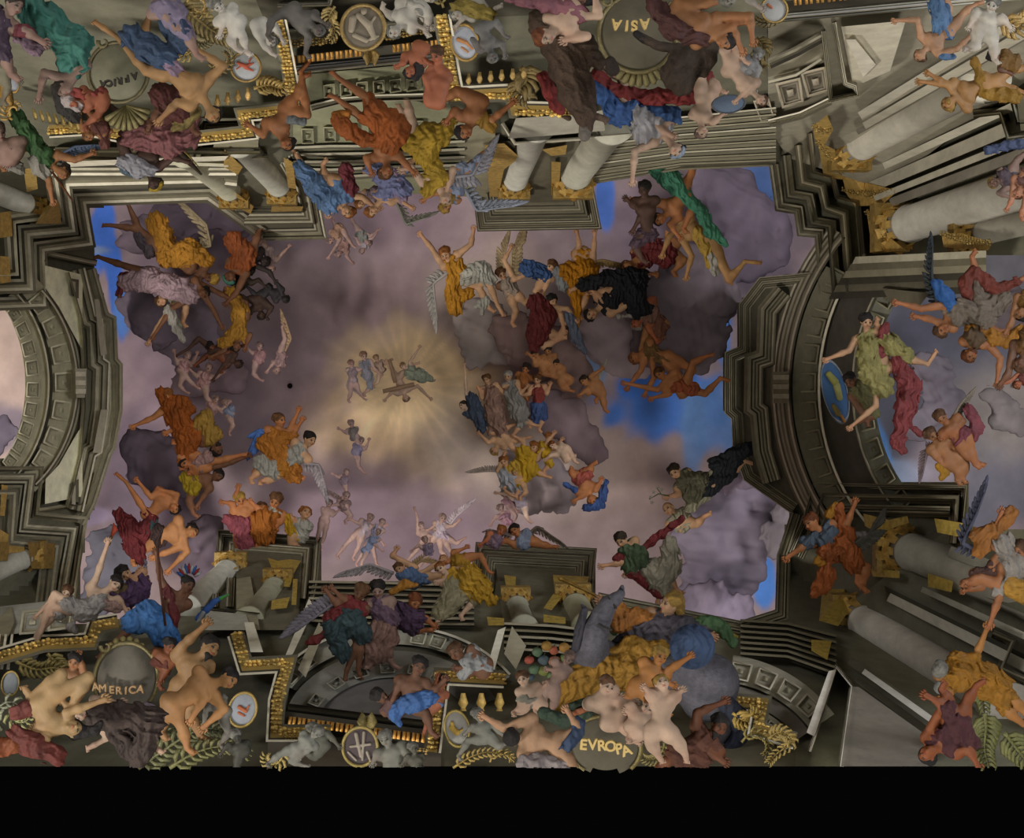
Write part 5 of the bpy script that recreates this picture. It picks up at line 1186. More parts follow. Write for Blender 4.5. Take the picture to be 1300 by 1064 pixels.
PP('yellow-draped angel at the left, below the central group', (640,586,6.5), (-.2,.3), (650,606), [((632,598),(640,578)),((660,596),(668,600))], [((640,620),(648,628)),((660,618),(655,630))], 'l', 'o', [('ab8a3a','T',[(655,590,7),(660,600,6)]),('8f8f94','PL',[(640,602,8),(648,615,9)])], [([(636,598),(620,598),(602,600)],12,1,'8c8078')], lay=1, cat='angel')
PP('small yellow-clad angel with tilted head in the fold of the cloud', (697,556,6), (.3,.3), (690,575), [((704,568),(712,560))], [((698,590),(690,598))], 'l', 'o', [('a8852c','TPL')], lay=.9, cat='angel')
PP('bare child with crimson sandals kicking right, below centre', (702,566,5.5), (-.3,.3), (716,572), [((700,578),(694,582))], [((724,575),(730,586)),((718,585),(726,580))], 'p', 'r', (), cat='putto', fat=1.15, lay=1.3)
PP('yellow-winged child peeping left below centre', (654,600,5), (-.3,.3), (660,612), [((648,612),(642,618))], [((668,625),(660,632))], 'l', 'g', [('a8852c','P')], cat='putto', lay=1.2)
PP('pale angel with spread arms far below the yellow group', (655,622,5), (-.2,.3), (662,640), [((645,628),(632,626))], [((668,655),(672,662))], 'p', 'm', [('8a8088','TP')], cat='angel', lay=.2, fade=('756772',.35))
# tiny central vision
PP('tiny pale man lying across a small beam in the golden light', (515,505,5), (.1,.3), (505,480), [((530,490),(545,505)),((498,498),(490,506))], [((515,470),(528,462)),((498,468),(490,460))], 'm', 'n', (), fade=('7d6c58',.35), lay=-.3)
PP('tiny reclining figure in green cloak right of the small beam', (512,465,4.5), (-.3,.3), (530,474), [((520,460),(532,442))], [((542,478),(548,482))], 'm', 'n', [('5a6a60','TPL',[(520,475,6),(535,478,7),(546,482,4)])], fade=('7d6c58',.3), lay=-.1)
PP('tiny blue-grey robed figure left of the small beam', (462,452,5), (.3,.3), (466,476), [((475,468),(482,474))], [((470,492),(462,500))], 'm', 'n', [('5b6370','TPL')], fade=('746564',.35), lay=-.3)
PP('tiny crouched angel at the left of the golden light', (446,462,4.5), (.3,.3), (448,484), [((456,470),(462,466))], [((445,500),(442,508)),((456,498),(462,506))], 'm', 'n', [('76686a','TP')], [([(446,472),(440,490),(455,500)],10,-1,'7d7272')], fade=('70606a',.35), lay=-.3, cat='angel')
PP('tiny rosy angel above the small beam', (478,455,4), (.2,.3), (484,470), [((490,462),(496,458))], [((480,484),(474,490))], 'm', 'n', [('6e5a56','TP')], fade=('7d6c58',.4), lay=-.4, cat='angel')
rod('small brown wooden beam crossed in the golden light', 'wooden_cross', 'cross', [(486,497),(512,491),(526,488)], [2.8,2.8,2.8], '6b5646', lay=.1, parts=[('crossbar',[([(494,456,4),(498,470,4),(502,486,4)],[2.4,2.4,2.4])],'6b5646','stone')])
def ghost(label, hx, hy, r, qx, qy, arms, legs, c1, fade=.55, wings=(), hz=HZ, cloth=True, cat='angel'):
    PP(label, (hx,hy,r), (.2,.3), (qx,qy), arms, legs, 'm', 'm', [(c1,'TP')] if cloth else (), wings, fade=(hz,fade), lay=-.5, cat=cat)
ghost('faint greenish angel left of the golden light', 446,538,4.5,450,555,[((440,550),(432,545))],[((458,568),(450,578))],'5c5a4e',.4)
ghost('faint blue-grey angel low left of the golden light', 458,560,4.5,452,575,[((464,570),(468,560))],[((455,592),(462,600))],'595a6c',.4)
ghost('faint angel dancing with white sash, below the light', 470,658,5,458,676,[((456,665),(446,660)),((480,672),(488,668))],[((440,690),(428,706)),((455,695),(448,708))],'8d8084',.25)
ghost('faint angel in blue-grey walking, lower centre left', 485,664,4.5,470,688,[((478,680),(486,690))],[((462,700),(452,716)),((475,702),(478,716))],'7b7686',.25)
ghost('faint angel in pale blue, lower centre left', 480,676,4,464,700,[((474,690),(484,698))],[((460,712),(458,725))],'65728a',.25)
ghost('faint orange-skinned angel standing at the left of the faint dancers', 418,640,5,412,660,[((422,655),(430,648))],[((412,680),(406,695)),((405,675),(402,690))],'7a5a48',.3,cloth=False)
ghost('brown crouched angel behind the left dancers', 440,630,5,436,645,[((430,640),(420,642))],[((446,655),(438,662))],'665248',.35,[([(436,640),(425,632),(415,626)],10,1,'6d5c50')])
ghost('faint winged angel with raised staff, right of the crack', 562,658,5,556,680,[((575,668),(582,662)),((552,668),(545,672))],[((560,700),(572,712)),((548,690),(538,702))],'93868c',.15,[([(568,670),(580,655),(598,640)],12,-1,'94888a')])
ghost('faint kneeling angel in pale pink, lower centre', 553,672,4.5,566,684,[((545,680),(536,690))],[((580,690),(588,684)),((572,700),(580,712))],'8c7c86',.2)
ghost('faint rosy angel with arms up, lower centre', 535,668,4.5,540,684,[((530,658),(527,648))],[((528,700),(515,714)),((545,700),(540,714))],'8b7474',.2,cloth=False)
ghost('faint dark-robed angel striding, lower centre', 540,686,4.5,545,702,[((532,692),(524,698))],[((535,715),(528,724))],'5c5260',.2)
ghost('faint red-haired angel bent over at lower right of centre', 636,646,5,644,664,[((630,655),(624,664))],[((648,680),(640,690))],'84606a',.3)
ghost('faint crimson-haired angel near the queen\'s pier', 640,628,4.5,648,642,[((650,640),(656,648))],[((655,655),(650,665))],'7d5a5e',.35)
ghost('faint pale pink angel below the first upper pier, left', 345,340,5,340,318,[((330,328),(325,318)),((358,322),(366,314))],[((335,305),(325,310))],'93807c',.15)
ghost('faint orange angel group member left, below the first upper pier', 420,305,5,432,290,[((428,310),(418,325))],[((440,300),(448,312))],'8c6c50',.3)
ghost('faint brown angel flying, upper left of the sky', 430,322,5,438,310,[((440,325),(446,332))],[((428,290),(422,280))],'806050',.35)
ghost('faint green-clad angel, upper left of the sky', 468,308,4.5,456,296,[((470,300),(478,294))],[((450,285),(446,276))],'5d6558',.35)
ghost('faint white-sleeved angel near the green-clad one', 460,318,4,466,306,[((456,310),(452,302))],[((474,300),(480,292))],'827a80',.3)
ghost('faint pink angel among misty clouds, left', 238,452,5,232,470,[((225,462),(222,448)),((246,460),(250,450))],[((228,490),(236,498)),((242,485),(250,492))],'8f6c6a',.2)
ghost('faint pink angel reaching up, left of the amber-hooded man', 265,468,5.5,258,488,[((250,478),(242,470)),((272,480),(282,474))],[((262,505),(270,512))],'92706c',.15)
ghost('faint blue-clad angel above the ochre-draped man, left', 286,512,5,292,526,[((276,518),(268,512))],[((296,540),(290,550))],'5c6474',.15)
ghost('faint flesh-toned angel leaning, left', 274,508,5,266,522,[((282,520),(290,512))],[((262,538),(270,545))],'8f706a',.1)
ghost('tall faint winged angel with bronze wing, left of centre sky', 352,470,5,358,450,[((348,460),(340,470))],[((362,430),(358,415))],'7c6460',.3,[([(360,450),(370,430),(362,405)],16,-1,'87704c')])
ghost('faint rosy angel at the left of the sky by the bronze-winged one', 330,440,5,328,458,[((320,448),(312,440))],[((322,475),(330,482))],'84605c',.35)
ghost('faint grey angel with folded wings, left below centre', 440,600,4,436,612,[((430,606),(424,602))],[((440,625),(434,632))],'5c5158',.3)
# ---------------------------------------------------------------- upper left sky group
PP('winged figure in ochre cloak with legs trailing up, upper left sky', (268,353,8), (-.6,.2), (206,318), [((278,372),(290,378)),((250,350),(240,370))], [((170,290),(140,286),(130,286)),((176,290),(162,258),(158,250))], 'd', 'g', [('9a6c2c','P',[(198,282,13),(208,300,11),(212,325,13),(240,318,13),(262,330,9)],[(215,325,13),(240,330,10)]),('4c4348',[(175,300,6),(190,320,8)])], [([(240,320),(268,312),(262,285),(238,262)],22,-1,'84765e')], neck=(256,348), lay=1, cat='angel')
PP('figure in white and rose robe thrown back, upper left sky', (258,372,8), (.3,.4), (200,355), [((218,392),(196,425),),((270,392),(280,412))], [((160,338),(124,326),(118,328)),((162,362),(150,372))], 'd', 'k', [('9a8288','TP',[(160,358,10),(190,355,15),(220,365,14),(240,375,11)]),('5e2a30',[(150,372,4),(158,350,6)]),('97928a',[(216,395,7),(222,415,5),(232,432,3)])], neck=(245,368), lay=1.4)
PP('long arm reaching down with open hand, below the white-rose robe', (205,382,8), (-.2,.5), (225,365), [((205,408),(190,432))], [((236,390),(232,410))], 'l', 'n', [('7f7f6c','TP',[(215,395,7),(228,420,4)])], lay=.9)
PP('figure with green striped turban and orange mantle, upper left sky', (292,352,9), (-.4,.3), (312,322), [((300,372),(290,382))], [((325,305),(330,290))], 'd', 'k', [('7d4426','TP',[(296,305,11),(310,320,13),(312,335,9)])], hat='4a7a68', lay=1)
PP('falling man in golden mantle, left of the dark demons', (300,440,7), (.2,.5), (308,402), [((285,445),(270,452)),((318,425),(312,440))], [((298,380),(285,370)),((312,385),(296,378))], 'd', 'k', [('946c2e','TP',[(292,370,7),(304,395,10),(302,420,9),(285,435,7)])], lay=.8)
for i, (l, h_, q_, a_, g_, sk) in enumerate([
 ('dark demon with bent wings at the edge of the first upper pier', (336,332,7), (322,322), [((342,345),(348,355))], [((310,335),(300,350))], '2f2825'),
 ('black crouching demon clutching the dark cloak, upper left sky', (362,380,5.5), (340,368), [((352,360),(358,372))], [((325,375),(312,362)),((330,385),(340,392))], '2c292b'),
 ('brown demon with knees drawn up, under the black one', (332,400,6), (326,380), [((318,398),(308,408))], [((345,390),(338,402)),((312,380),(300,372))], '3c2c25'),
 ('dark tumbling demon with outstretched foot, left sky', (302,462,6), (278,445), [((290,455),(272,480))], [((252,430),(240,442),(222,453)),((262,452),(250,462))], '453028'),
 ('rust-brown demon twisting beneath the golden mantle', (268,440,6), (282,450), [((262,452),(250,462))], [((296,446),(305,440)),((290,462),(280,470))], '6a3f2c'),
 ('shadowed demon behind the turbaned figure, upper left sky', (318,345,6), (305,360), [((328,355),(335,362))], [((295,372),(302,384))], '33271f')]):
    PP(l, h_, (.3,.4), q_, a_, g_, sk, 'k', [('2a2626','P')] if i in (0, 1, 5) else (), lay=.4, cat='demon' if False else 'person', sw=1.7)
# ---------------------------------------------------------------- left sky groups
PP('amber-hooded man in rust robe, arm stretched left, left sky', (212,503,8.5), (-.5,.3), (232,545), [((195,530),(172,540)),((222,545),(214,548))], [((250,550),(220,560)),((238,575),(228,590))], 'o', 'o', [('85481f','TPL',[(205,500,8),(215,515,10)],[(215,505,6),(230,510,8),(240,520,7)],[(225,530,15),(240,560,13),(232,580,9)])], lay=1)
PP('bearded dark-haired man in yellow-brown cloak looking right, left sky', (275,570,9), (.6,.2), (258,535), [((262,560),(250,552))], [((240,560),(232,575))], 'd', 'k', [('8a6c34','TPL',[(262,530,9),(266,555,9)])], beard=.4, lay=1)
PP('man with rose cloth kneeling under the bearded man, left sky', (235,588,8), (-.1,.4), (254,590), [((228,580),(238,588))], [((278,585),(305,578)),((265,595),(240,600))], 'o', 'k', [('8d6f6a','P',[(250,588,8),(262,582,8)])], lay=1.2)
PP('dark shadowed nude pulling toward the blue angel, left sky', (276,604,8.5), (.4,.4), (248,612), [((285,590),(312,580)),((262,625),(252,640))], [((236,600),(232,580)),((240,635),(246,652))], 'd', 'k', [('877224','P',[(235,605,7),(245,622,8)])], lay=.9)
PP('fallen man on his side in crimson robe, feet up left, left sky', (221,645,8), (.1,.4), (190,655), [((192,632),(176,612)),((225,628),(205,622))], [((185,650),(160,612),(146,600)),((176,690),(168,712))], 'o', 'k', [('5d2427','P',[(150,652,7),(165,670,13),(172,695,13),(178,712,6)],[(190,660,8),(182,680,10)])], neck=(212,630), lay=1.2)
PP('bare-chested dark-haired man with head turned right, left sky', (243,675,9.5), (.7,.2), (200,680), [((215,700),(198,706)),((238,700),(216,722))], [((180,700),(168,712))], 't', 'k', [('2f4042',[(195,660,5),(186,675,6)]),('382a28','P')], neck=(230,676), lay=1.3, sw=1.8)
# middle angels
PP('curly-haired angel in orange with raised praying arms, left of the light', (355,534,8.5), (.7,.0), (348,575), [((368,545),(378,524)),((372,550),(382,536))], [((362,600),(378,606)),((330,590),(322,600))], 'o', 'n', [('96602a','TPL',[(335,562,9),(352,575,14),(370,595,12)],[(355,560,9),(372,550,7)],[(365,605,7),(378,608,6)])], [([(345,550),(330,545),(322,560)],26,-1,'46639a')], lay=1, cat='angel')
PP('dark-haired angel in white blouse with grey wing, left of the light', (393,558,9), (.6,.3), (360,590), [((370,578),(362,576)),((385,575),(366,580))], [((330,598),(318,608)),((345,608),(330,612))], 'l', 'k', [('8f8c84','T',[(330,588,9),(345,595,11),(350,602,8)]),('98642a','P',[(340,590,8),(358,595,10)])], [([(385,588),(405,590),(414,620)],20,1,'857d80')], lay=1.3, cat='angel', neck=(384,572))
PP('angel with yellow-brown hair above the left lower pier, white collar', (350,636,9), (-.3,.4), (340,672), [((330,648),(322,640)),((358,660),(352,668))], [((330,690),(322,698))], 'o', 'n', [('8d5424','TPL',[(332,660,14),(335,680,14)]),('9a968c',[(344,650,6),(354,655,5)])], lay=1.2, cat='angel')
PP('fair angel in white and yellow looking up, at the left lower pier', (388,652,8.5), (.3,-.3), (378,680), [((376,666),(372,660))], [((370,690),(380,695))], 'l', 'o', [('9a968c','TP'),('a9822c',[(366,658,6),(372,675,7),(380,682,6)])], lay=1.2, cat='angel')
PP('plump fair child in rose cloth left of the pier angels', (305,634,8), (.2,.4), (312,662), [((296,640),(286,638)),((300,630),(302,622))], [((300,680),(302,700)),((318,685),(310,705))], 'o', 'g', [('7a4048','P',[(290,660,7),(305,668,12),(312,690,10)])], lay=1.2, cat='putto', fat=1.1)
PP('dim child head right of the rose-clothed child', (332,646,7), (-.2,.3), (326,664), [((318,656),(312,660))], [((320,680),(315,690))], 'r', 'n', [('84504c','TP')], lay=.8, cat='putto')
PP('dark-haired winged child resting on the queen\'s pier cornice', (654,674,8), (-.3,.1), (668,688), [((642,686),(634,690))], [((690,692),(700,694))], 'o', 'k', [('7c8496','TP')], [([(664,684),(682,668),(712,688)],14,1,'5d5248'),([(648,680),(620,672),(612,690)],12,-1,'6a5c58')], lay=1, cat='angel')
PP('ginger child head leaning beside the winged child on the pier', (636,674,6.5), (.2,.2), (626,690), [((620,684),(612,690))], (), 'r', 'o', [('6d5a66','TP')], lay=.8, cat='angel')
PP('small dark-haired angel with blue-grey wings over the left arch', (508,722,8), (-.3,.3), (528,738), [((498,706),(502,700)),((545,722),(560,712))], [((560,730),(580,722))], 'l', 'n', [('54688a','TP',[(510,730,7),(540,735,7)])], [([(500,728),(470,716),(440,725)],20,-1,'90898a'),([(520,722),(535,712),(555,716)],12,-1,'8c7454')], lay=1, cat='angel')
PP('brown-skinned angel reclining behind yellow drapery, lower centre', (565,712,7), (-.3,.3), (590,712), [((575,702),(590,696))], [((610,705),(620,725))], 'o', 'o', [('95702c','TP')], lay=.7, cat='angel')
# ---------------------------------------------------------------- lower centre
PP('angel of the embracing pair in crimson and dark teal, bare brown legs', (458,752,10), (-.2,.5), (440,788), [((428,768),(416,752)),((440,765),(425,750))], [((455,812),(440,852),(436,874)),((458,815),(455,850),(458,862))], 'd', 'n', [('6d2a2a','T',[(420,785,9),(435,780,10),(458,780,8)],[(420,800,7),(398,812,5),(388,816,3)]),('37474a','P',[(425,800,15),(445,790,18),(460,805,12)],[(428,812,12),(436,830,10)])], [([(430,762),(405,780),(380,798)],30,1,'77727a')], lay=2, cat='angel')
PP('angel of the embracing pair in mauve and pink robe, dark curled hair', (480,748,10), (-.1,.5), (485,795), [((468,768),(452,768)),((495,770),(500,785))], [((490,830),(500,845)),((470,835),(462,842))], 'm', 'k', [('66505f','T',[(480,775,12),(495,785,12)]),('84665c','PL',[(482,800,14),(475,830,13),(468,845,7)],[(492,790,9),(498,810,8),(485,830,9)])], lay=1, cat='angel')
PP('purple-cloaked figure with red-brown hair and orange scarf, lower centre', (526,765,10), (.3,.5), (508,785), [((540,785),(548,792))], [((525,800),(540,800))], 'o', 'r', [('4e3a50','TPL',[(500,775,12),(515,785,15),(530,785,12)]),('9a6a2c',[(498,752,4),(515,742,5),(528,742,4)])], lay=1)
PP('yellow and cream draped figure kneeling away, lower centre right', (560,722,8), (-.3,.2), (590,750), [((570,735),(558,738))], [((570,778),(555,785)),((602,762),(585,782))], 'p', 'o', [('a5802e','TP',[(595,728,12),(610,745,12),(624,762,7)],[(590,735,12),(605,755,10)]),('8a8268','L',[(575,740,10),(570,760,12),(558,778,9)])], lay=1.5)
PP('bare-chested youth with curly black hair rising behind the arch, lower centre', (532,846,11), (.1,.2), (520,894), [((508,866),(500,885)),((548,880),(562,866))], [((540,905),(548,930))], 'd', 'k', [('41659c','P',[(505,900,8),(525,892,12),(545,885,9)],[(500,908,7),(506,918,5)])], neck=(524,864), lay=1)
PP('brown-faced man in profile looking right, beside the bare-chested youth', (482,884,10), (.8,0), (505,900), [((498,892),(508,896))], (), 'd', 'k', [('5c4240','TP')], lay=.5)
PP('curly-haired boy in white sleeve leaning on the frame, lower centre', (579,828,11), (-.4,.3), (615,848), [((606,848),(585,848)),((615,845),(602,850))], (), 'd', 'n', [('8f9090','TA',[(592,840,8),(608,842,8)])], neck=(592,840), lay=1.2)
PP('pink leg and arm hanging over the frame edge, person mostly hidden', (562,866,8), (-.2,.3), (552,890), [((548,880),(555,862))], [((546,905),(540,925),(538,932))], 'r', 'k', [('566a90','P')], lay=.6)
PP('pale stone nude reclining with turned head, left of the oval bottom medallion', (402,930,8), (-.3,.3), (378,952), [((395,950),(382,960))], [((355,958),(340,970)),((370,966),(385,972))], '7d7d74', 's', (), cat='statue', lay=.6)
PP('second grey stone youth close to the oval bottom medallion', (398,926,8), (.3,.2), (410,948), [((420,935),(428,945))], [((400,962),(385,955))], '5c5c50', 's', (), cat='statue', lay=.1)
PP('grey stone putto looking right, right of the oval bottom medallion', (490,938,10), (-.2,.3), (502,968), [((480,955),(475,965)),((515,955),(525,965))], [((495,990),(505,1000))], '807f74', 's', (), cat='statue', lay=.6, fat=1.2)
PP('grey stone boy with leg down beside the gold oval medallion', (607,908,8), (.2,.3), (618,936), [((600,922),(592,930)),((630,925),(640,935))], [((595,940),(582,960)),((632,948),(642,944))], '7b7b70', 's', (), cat='statue', lay=.8)
PP('slim grey stone figure at the bottom edge between medallion and frame', (525,950,7), (.2,.2), (530,978), [((518,960),(512,968))], (), '5c5a4e', 's', (), cat='statue', lay=.3)
# ---------------------------------------------------------------- lower left group
PP('pale woman in white raising a burning torch, far lower left', (146,742,10), (.2,.3), (112,775), [((122,735),(136,692)),((150,760),(158,772))], [((62,772),(48,812),(38,824)),((70,755),(62,775))], 'p', 'k', [('97928e','P',[(85,768,9),(105,775,13),(125,765,11)],[(90,795,6),(95,800,5)],[(15,835,5),(40,832,7)]),('9c8078',[(130,765,9),(148,770,7)])], neck=(128,754), lay=1.5)
rod('burning torch in the raised hand, far lower left', 'torch', 'torch', [(138,692),(142,680)], [2,2], '6a4a30', lay=2, parts=[('flame',[([(142,680,6),(146,672,7),(144,664,5)],[2,4,.6])],'b8503a','skin')])
PP('woman in plum cloak bending behind the torch bearer, lower left', (158,728,10), (.3,.3), (180,745), [((170,735),(176,728))], [((150,765),(165,775))], 'l', 'k', [('4a3550','TPL',[(140,755,8),(165,760,12),(180,750,10)]),('54452c',[(150,748,9),(170,758,10)])], lay=1)
PP('feather-crowned woman in blue skirt seated on the cartouche', (238,743,10), (.5,.2), (206,790), [((204,735),(199,705)),((226,775),(236,758))], [((170,795),(140,820),(122,838)),((200,825),(158,850),(140,866))], 'd', 'k', [('3f6aa0','P',[(170,790,14),(190,785,20),(208,805,16)],[(215,808,8),(222,815,8)]),('5d2426',[(212,750,7),(220,775,8),(218,800,6)])], neck=(226,758), lay=2.5)
GAIN = .6
d_ = DEP(240, 727, (240, 727), 3.2)
cr = empty('feather_crown', P(240, 730, d_))
for i in range(9):
    a = math.radians(-160+i*17.5); v, f = tubes([([(240+7*math.cos(a),734+6*math.sin(a),8),(240+12*math.cos(a),733+12*math.sin(a),9),(240+17*math.cos(a),732+17*math.sin(a),6)],[1.6,2.6,.6])], 6)
    link('feather', toworld(v, d_), f, lin(['3d5f9a','8d2f2c','a8a6a8'][i % 3]), 'feather', cr, smooth=True)
tag(cr, 'fan of red, white and blue feathers worn by the seated woman, lower left', 'headdress')
rod('brown spear held upright by the feather-crowned woman', 'spear', 'spear', [(200,695),(203,740),(210,795)], [1.8,1.8,1.6], '4c2d20', lay=3.2)
blobthing('blue parrot with long tail flying right of the feather-crowned woman', 'parrot', 'bird', [[(250,785,3,6),(262,774,4.5,7),(272,764,4,7),(286,756,1.5,6)]], '3a5a96', (265,772), lay=3, mat='feather', h=1, fold=.1, parts=[('wing',[[(258,778,3,9),(250,790,1.5,9)]],'8d8d90','feather'),('tail',[[(280,760,2.5,8),(290,755,1.5,8)]],'4c8a48','feather')])
PP('grey-haired bearded nude reaching up with spread hand, lower left', (266,822,14), (.6,.2), (236,872), [((232,820),(258,796))], [((240,905),(255,935)),((215,900),(205,930))], 'y', 'k', (), neck=(248,838), beard=.6, lay=2.5, sw=1.7)
PP('dark-haired tan nude stretching right arm, beside the bearded man', (290,862,13), (.5,.5), (220,895), [((285,900),(262,920)),((260,885),(245,910))], [((200,910),(180,935)),((232,925),(238,950))], 'a87c50', 'k', (), neck=(264,868), lay=2, sw=1.5)
PP('reclining man with arched back and black hair, legs bent, lower left corner', (92,925,14), (.5,-.2), (52,895), [((85,905),(128,890)),((58,940),(48,930))], [((78,856),(38,885),(30,872)),((112,860),(88,900),(80,892))], 'a98c62', 'k', [('6a2f26',[(20,930,10),(40,945,14),(70,960,12)],[(20,905,9),(35,900,9)]),('8c4a26',[(0,950,9),(20,945,9)])], neck=(66,928), lay=2.5, sw=1.7, long=[[(95,930,9),(120,928,7),(128,918,4)]])
PP('brown-cloaked man with white stocking knee, bottom left', (100,905,12), (.2,.4), (155,915), [((118,888),(150,892))], [((130,920),(135,938),(108,952)),((185,925),(198,950))], 'p', 'n', [('443630','TPL',[(120,905,12),(150,910,18),(190,915,20)],[(185,930,16),(180,950,14),(175,970,9)],[(150,935,14),(165,955,10)]),('7d7078',[(155,900,6),(185,902,9),(202,912,7)])], lay=2)
PP('raised bent legs of a man behind the cartouche, lower left', (95,840,10), (-.3,.3), (90,870), [((105,850),(102,835))], [((115,862),(95,895)),((60,885),(38,895))], 't', 'k', [('57392c','P')], lay=1.2)
PP('red-brown muscular leg and torso behind the blue skirt, lower left', (215,820,9), (.4,.4), (205,842), [((212,850),(206,860))], [((210,850),(202,870))], '7a4628', 'k', [('5a2c22','PL')], lay=1)
PP('grey stone child with small bow beside the tan nude, lower left', (268,880,8), (-.5,.4), (285,905), [((262,900),(258,922))], [((290,930),(280,945))], '77736a', 's', (), cat='statue', lay=.8)
PP('dark stone child in the shadow below the small oval medallion, lower left', (300,935,8), (.2,.4), (308,955), [((290,945),(282,955))], [((300,975),(310,985))], '3b3a30', 's', (), cat='statue', lay=.8)
PP('pale seated woman with crossed legs under the torch bearer, far left', (85,752,8), (-.2,.3), (72,778), [((62,766),(48,780))], [((52,800),(40,820))], 'p', 'n', [('8d8a86','TP')], lay=1)
# ---------------------------------------------------------------- the mounted queen
blobthing('dapple grey horse with raised head, its rump to the right', 'horse', 'horse', [[(789,754,5,10),(782,760,8,10),(772,768,11,8),(764,782,13,6),(756,800,16,4),(750,826,21,-4)],[(790,745,3,8),(788,752,5,8)],[(748,828,24,-20),(800,850,24,-26),(860,860,30,-16)],[(880,855,33,-6),(900,868,36,-2),(895,888,30,-6)],[(918,890,16,-4),(926,925,10,-4),(912,950,8,-4)]], '55535a', (800,830), lay=2.6, mat='hair', h=2.2, fold=.0,
   parts=[('ear',[[(742,773,4,10),(738,768,2,12)]],'3a383c','hair'),('mane',[[(742,775,5,14),(735,800,6,12),(730,825,5,10)]],'36343a','cloth'),('nostril',[[(788,748,2.5,11),(790,750,2.5,11)]],'151415','hair'),('bridle',[[(772,758,2,17),(782,772,2,17)],[(760,792,2,24),(776,800,2,22)]],'2a2622','cloth'),('tail',[[(918,890,12,14),(938,910,12,14),(940,935,10,10),(918,960,8,8)]],'262a38','cloth'),('eye',[[(770,768,2.5,17),(771,769,2.5,17)]],'15110e','skin')])
PP('golden-haired crowned queen in grey bodice with orange sleeve on horseback', (852,767,14), (-.85,-.1), (835,812), [((800,785),(768,765)),((885,800),(900,806))], (), 'l', 'g', [('4f4a52','TP',[(800,806,14),(840,800,16),(870,798,14),(900,802,9)],[(790,815,10),(820,818,13),(850,816,10)]),('96602a',[(780,772,11,10),(790,788,15,8),(812,785,11,6),(838,783,7,6)]),('98702a','#skirt',[(848,832,13,16),(800,828,17,20),(760,845,20,20),(728,872,18,18),(704,898,9,14)],[(842,850,12,14),(800,850,22,18),(765,865,18,16),(735,888,10,14)],[(838,820,10,10),(800,818,9,12)]),('44603e',[(890,790,9),(915,795,9),(930,815,7)],[(775,790,7),(782,800,6)]),('8a7a30',[(885,786,4),(910,790,4),(935,808,3)])], neck=(846,786), lay=3.4, long=[[(862,772,8),(864,786,6)]])
rod('golden sceptre held out by the queen', 'sceptre', 'sceptre', [(714,736,12),(740,748,12),(764,760,12)], [2.6,2,2], 'a07c34', lay=2.8, mat='gold', parts=[('tip',[([(708,734,12),(712,735,12),(718,738,12)],[.8,3.2,1])],'a88438','gold')])
s_ = Sculpt(2.0); s_.ell((879,821,0), np.eye(3), (29,29,29)); v, f = s_.mesh()
tag(link('globe', toworld(v, DEP(879,821,(879,821),5)), f, lin('3a4c6a'), 'cloth', smooth=True), 'dull blue globe under the queen\'s hand', 'globe')
PP('blond child hugging the blue globe, brown bare back', (838,833,11), (.3,.3), (815,872), [((850,850),(872,836)),((832,858),(850,868))], [((830,890),(842,905)),((800,885),(790,890))], 'a5703c', 'g', (), neck=(832,850), lay=5.4, cat='putto', fat=1.1)
PP('plump rosy child sitting sideways with hair tied, on the cartouche', (770,871,11), (.4,.3), (778,912), [((775,890),(800,892)),((765,895),(782,888))], [((800,898),(795,922)),((790,918),(805,940))], 'p', 'n', (), neck=(762,884), lay=4.6, cat='putto', fat=1.3)
PP('plump child with face turned down between the two larger children', (824,897,11), (-.2,.3), (806,925), [((812,912),(800,905))], [((808,934),(798,938))], 'p', 'o', (), neck=(816,905), lay=4.2, cat='putto', fat=1.2)
PP('large plump child climbing toward the horse, legs spread, bottom', (840,868,11), (.2,-.3), (838,925), [((832,885),(822,876)),((850,890),(862,880))], [((860,940),(870,958),(872,968)),((826,942),(836,960),(840,966))], 'p', 'g', (), neck=(842,882), lay=5, cat='putto', fat=1.35, sw=1.3)
PP('child with arm around the fruit basket, left of the queen', (664,862,9), (-.2,.2), (672,888), [((682,880),(690,872))], [((665,900),(652,905)),((690,895),(680,902))], 'p', 'n', [('8a8578','P')], lay=2.5, cat='putto', fat=1.25)
PP('child carrying the fruit from below, left of the yellow skirt', (722,836,8), (-.3,.3), (700,872), [((712,852),(698,850))], [((690,885),(688,900)),((705,890),(700,902))], 'm', 'm', (), lay=2.5, cat='putto', fat=1.2)
rs = random.Random(4)
for i, (x, y, r_, c_, w_) in enumerate([(672,838,6,'8a4030','red'),(682,828,7,'4d6048','green'),(694,820,7,'8f6c30','amber'),(703,826,6,'94503a','rosy'),(716,822,7,'9a7238','yellow'),(690,838,7,'3f4c50','blue-black'),(704,840,8,'9a6a50','peach'),(716,836,6,'5a6a3c','leafy green'),(678,850,7,'4c6046','dark green'),(690,852,7,'6a7038','olive'),(674,860,5,'334048','slate'),(700,858,6,'566a40','moss green')]):
    s_ = Sculpt(1.2); s_.ell((x, y, 8), np.eye(3), (r_, r_*.92, r_), k=.1); v, f = s_.mesh(snoise(6, .5, i)); d_ = DEP(695, 840, (695, 840), 3.6)
    where = ['at the upper left','at the top left','at the very top','at the top right','at the right tip','left of centre','in the centre','right of centre','at the lower left','at the bottom','lowest left','lowest right'][i]
    t = link('fruit', toworld(v, d_), f, lin(c_), 'skin', smooth=True); tag(t, '%s round fruit %s of the heap beside the grey horse' % (w_, where), 'fruit', 'fruit heaped left of the grey horse')
    v, f = tubes([([(x,y-r_*.8,9),(x+2,y-r_*1.3,9)],[1,.6])], 5); link('stem', toworld(v, d_), f, lin('3c4426'), 'skin', t)
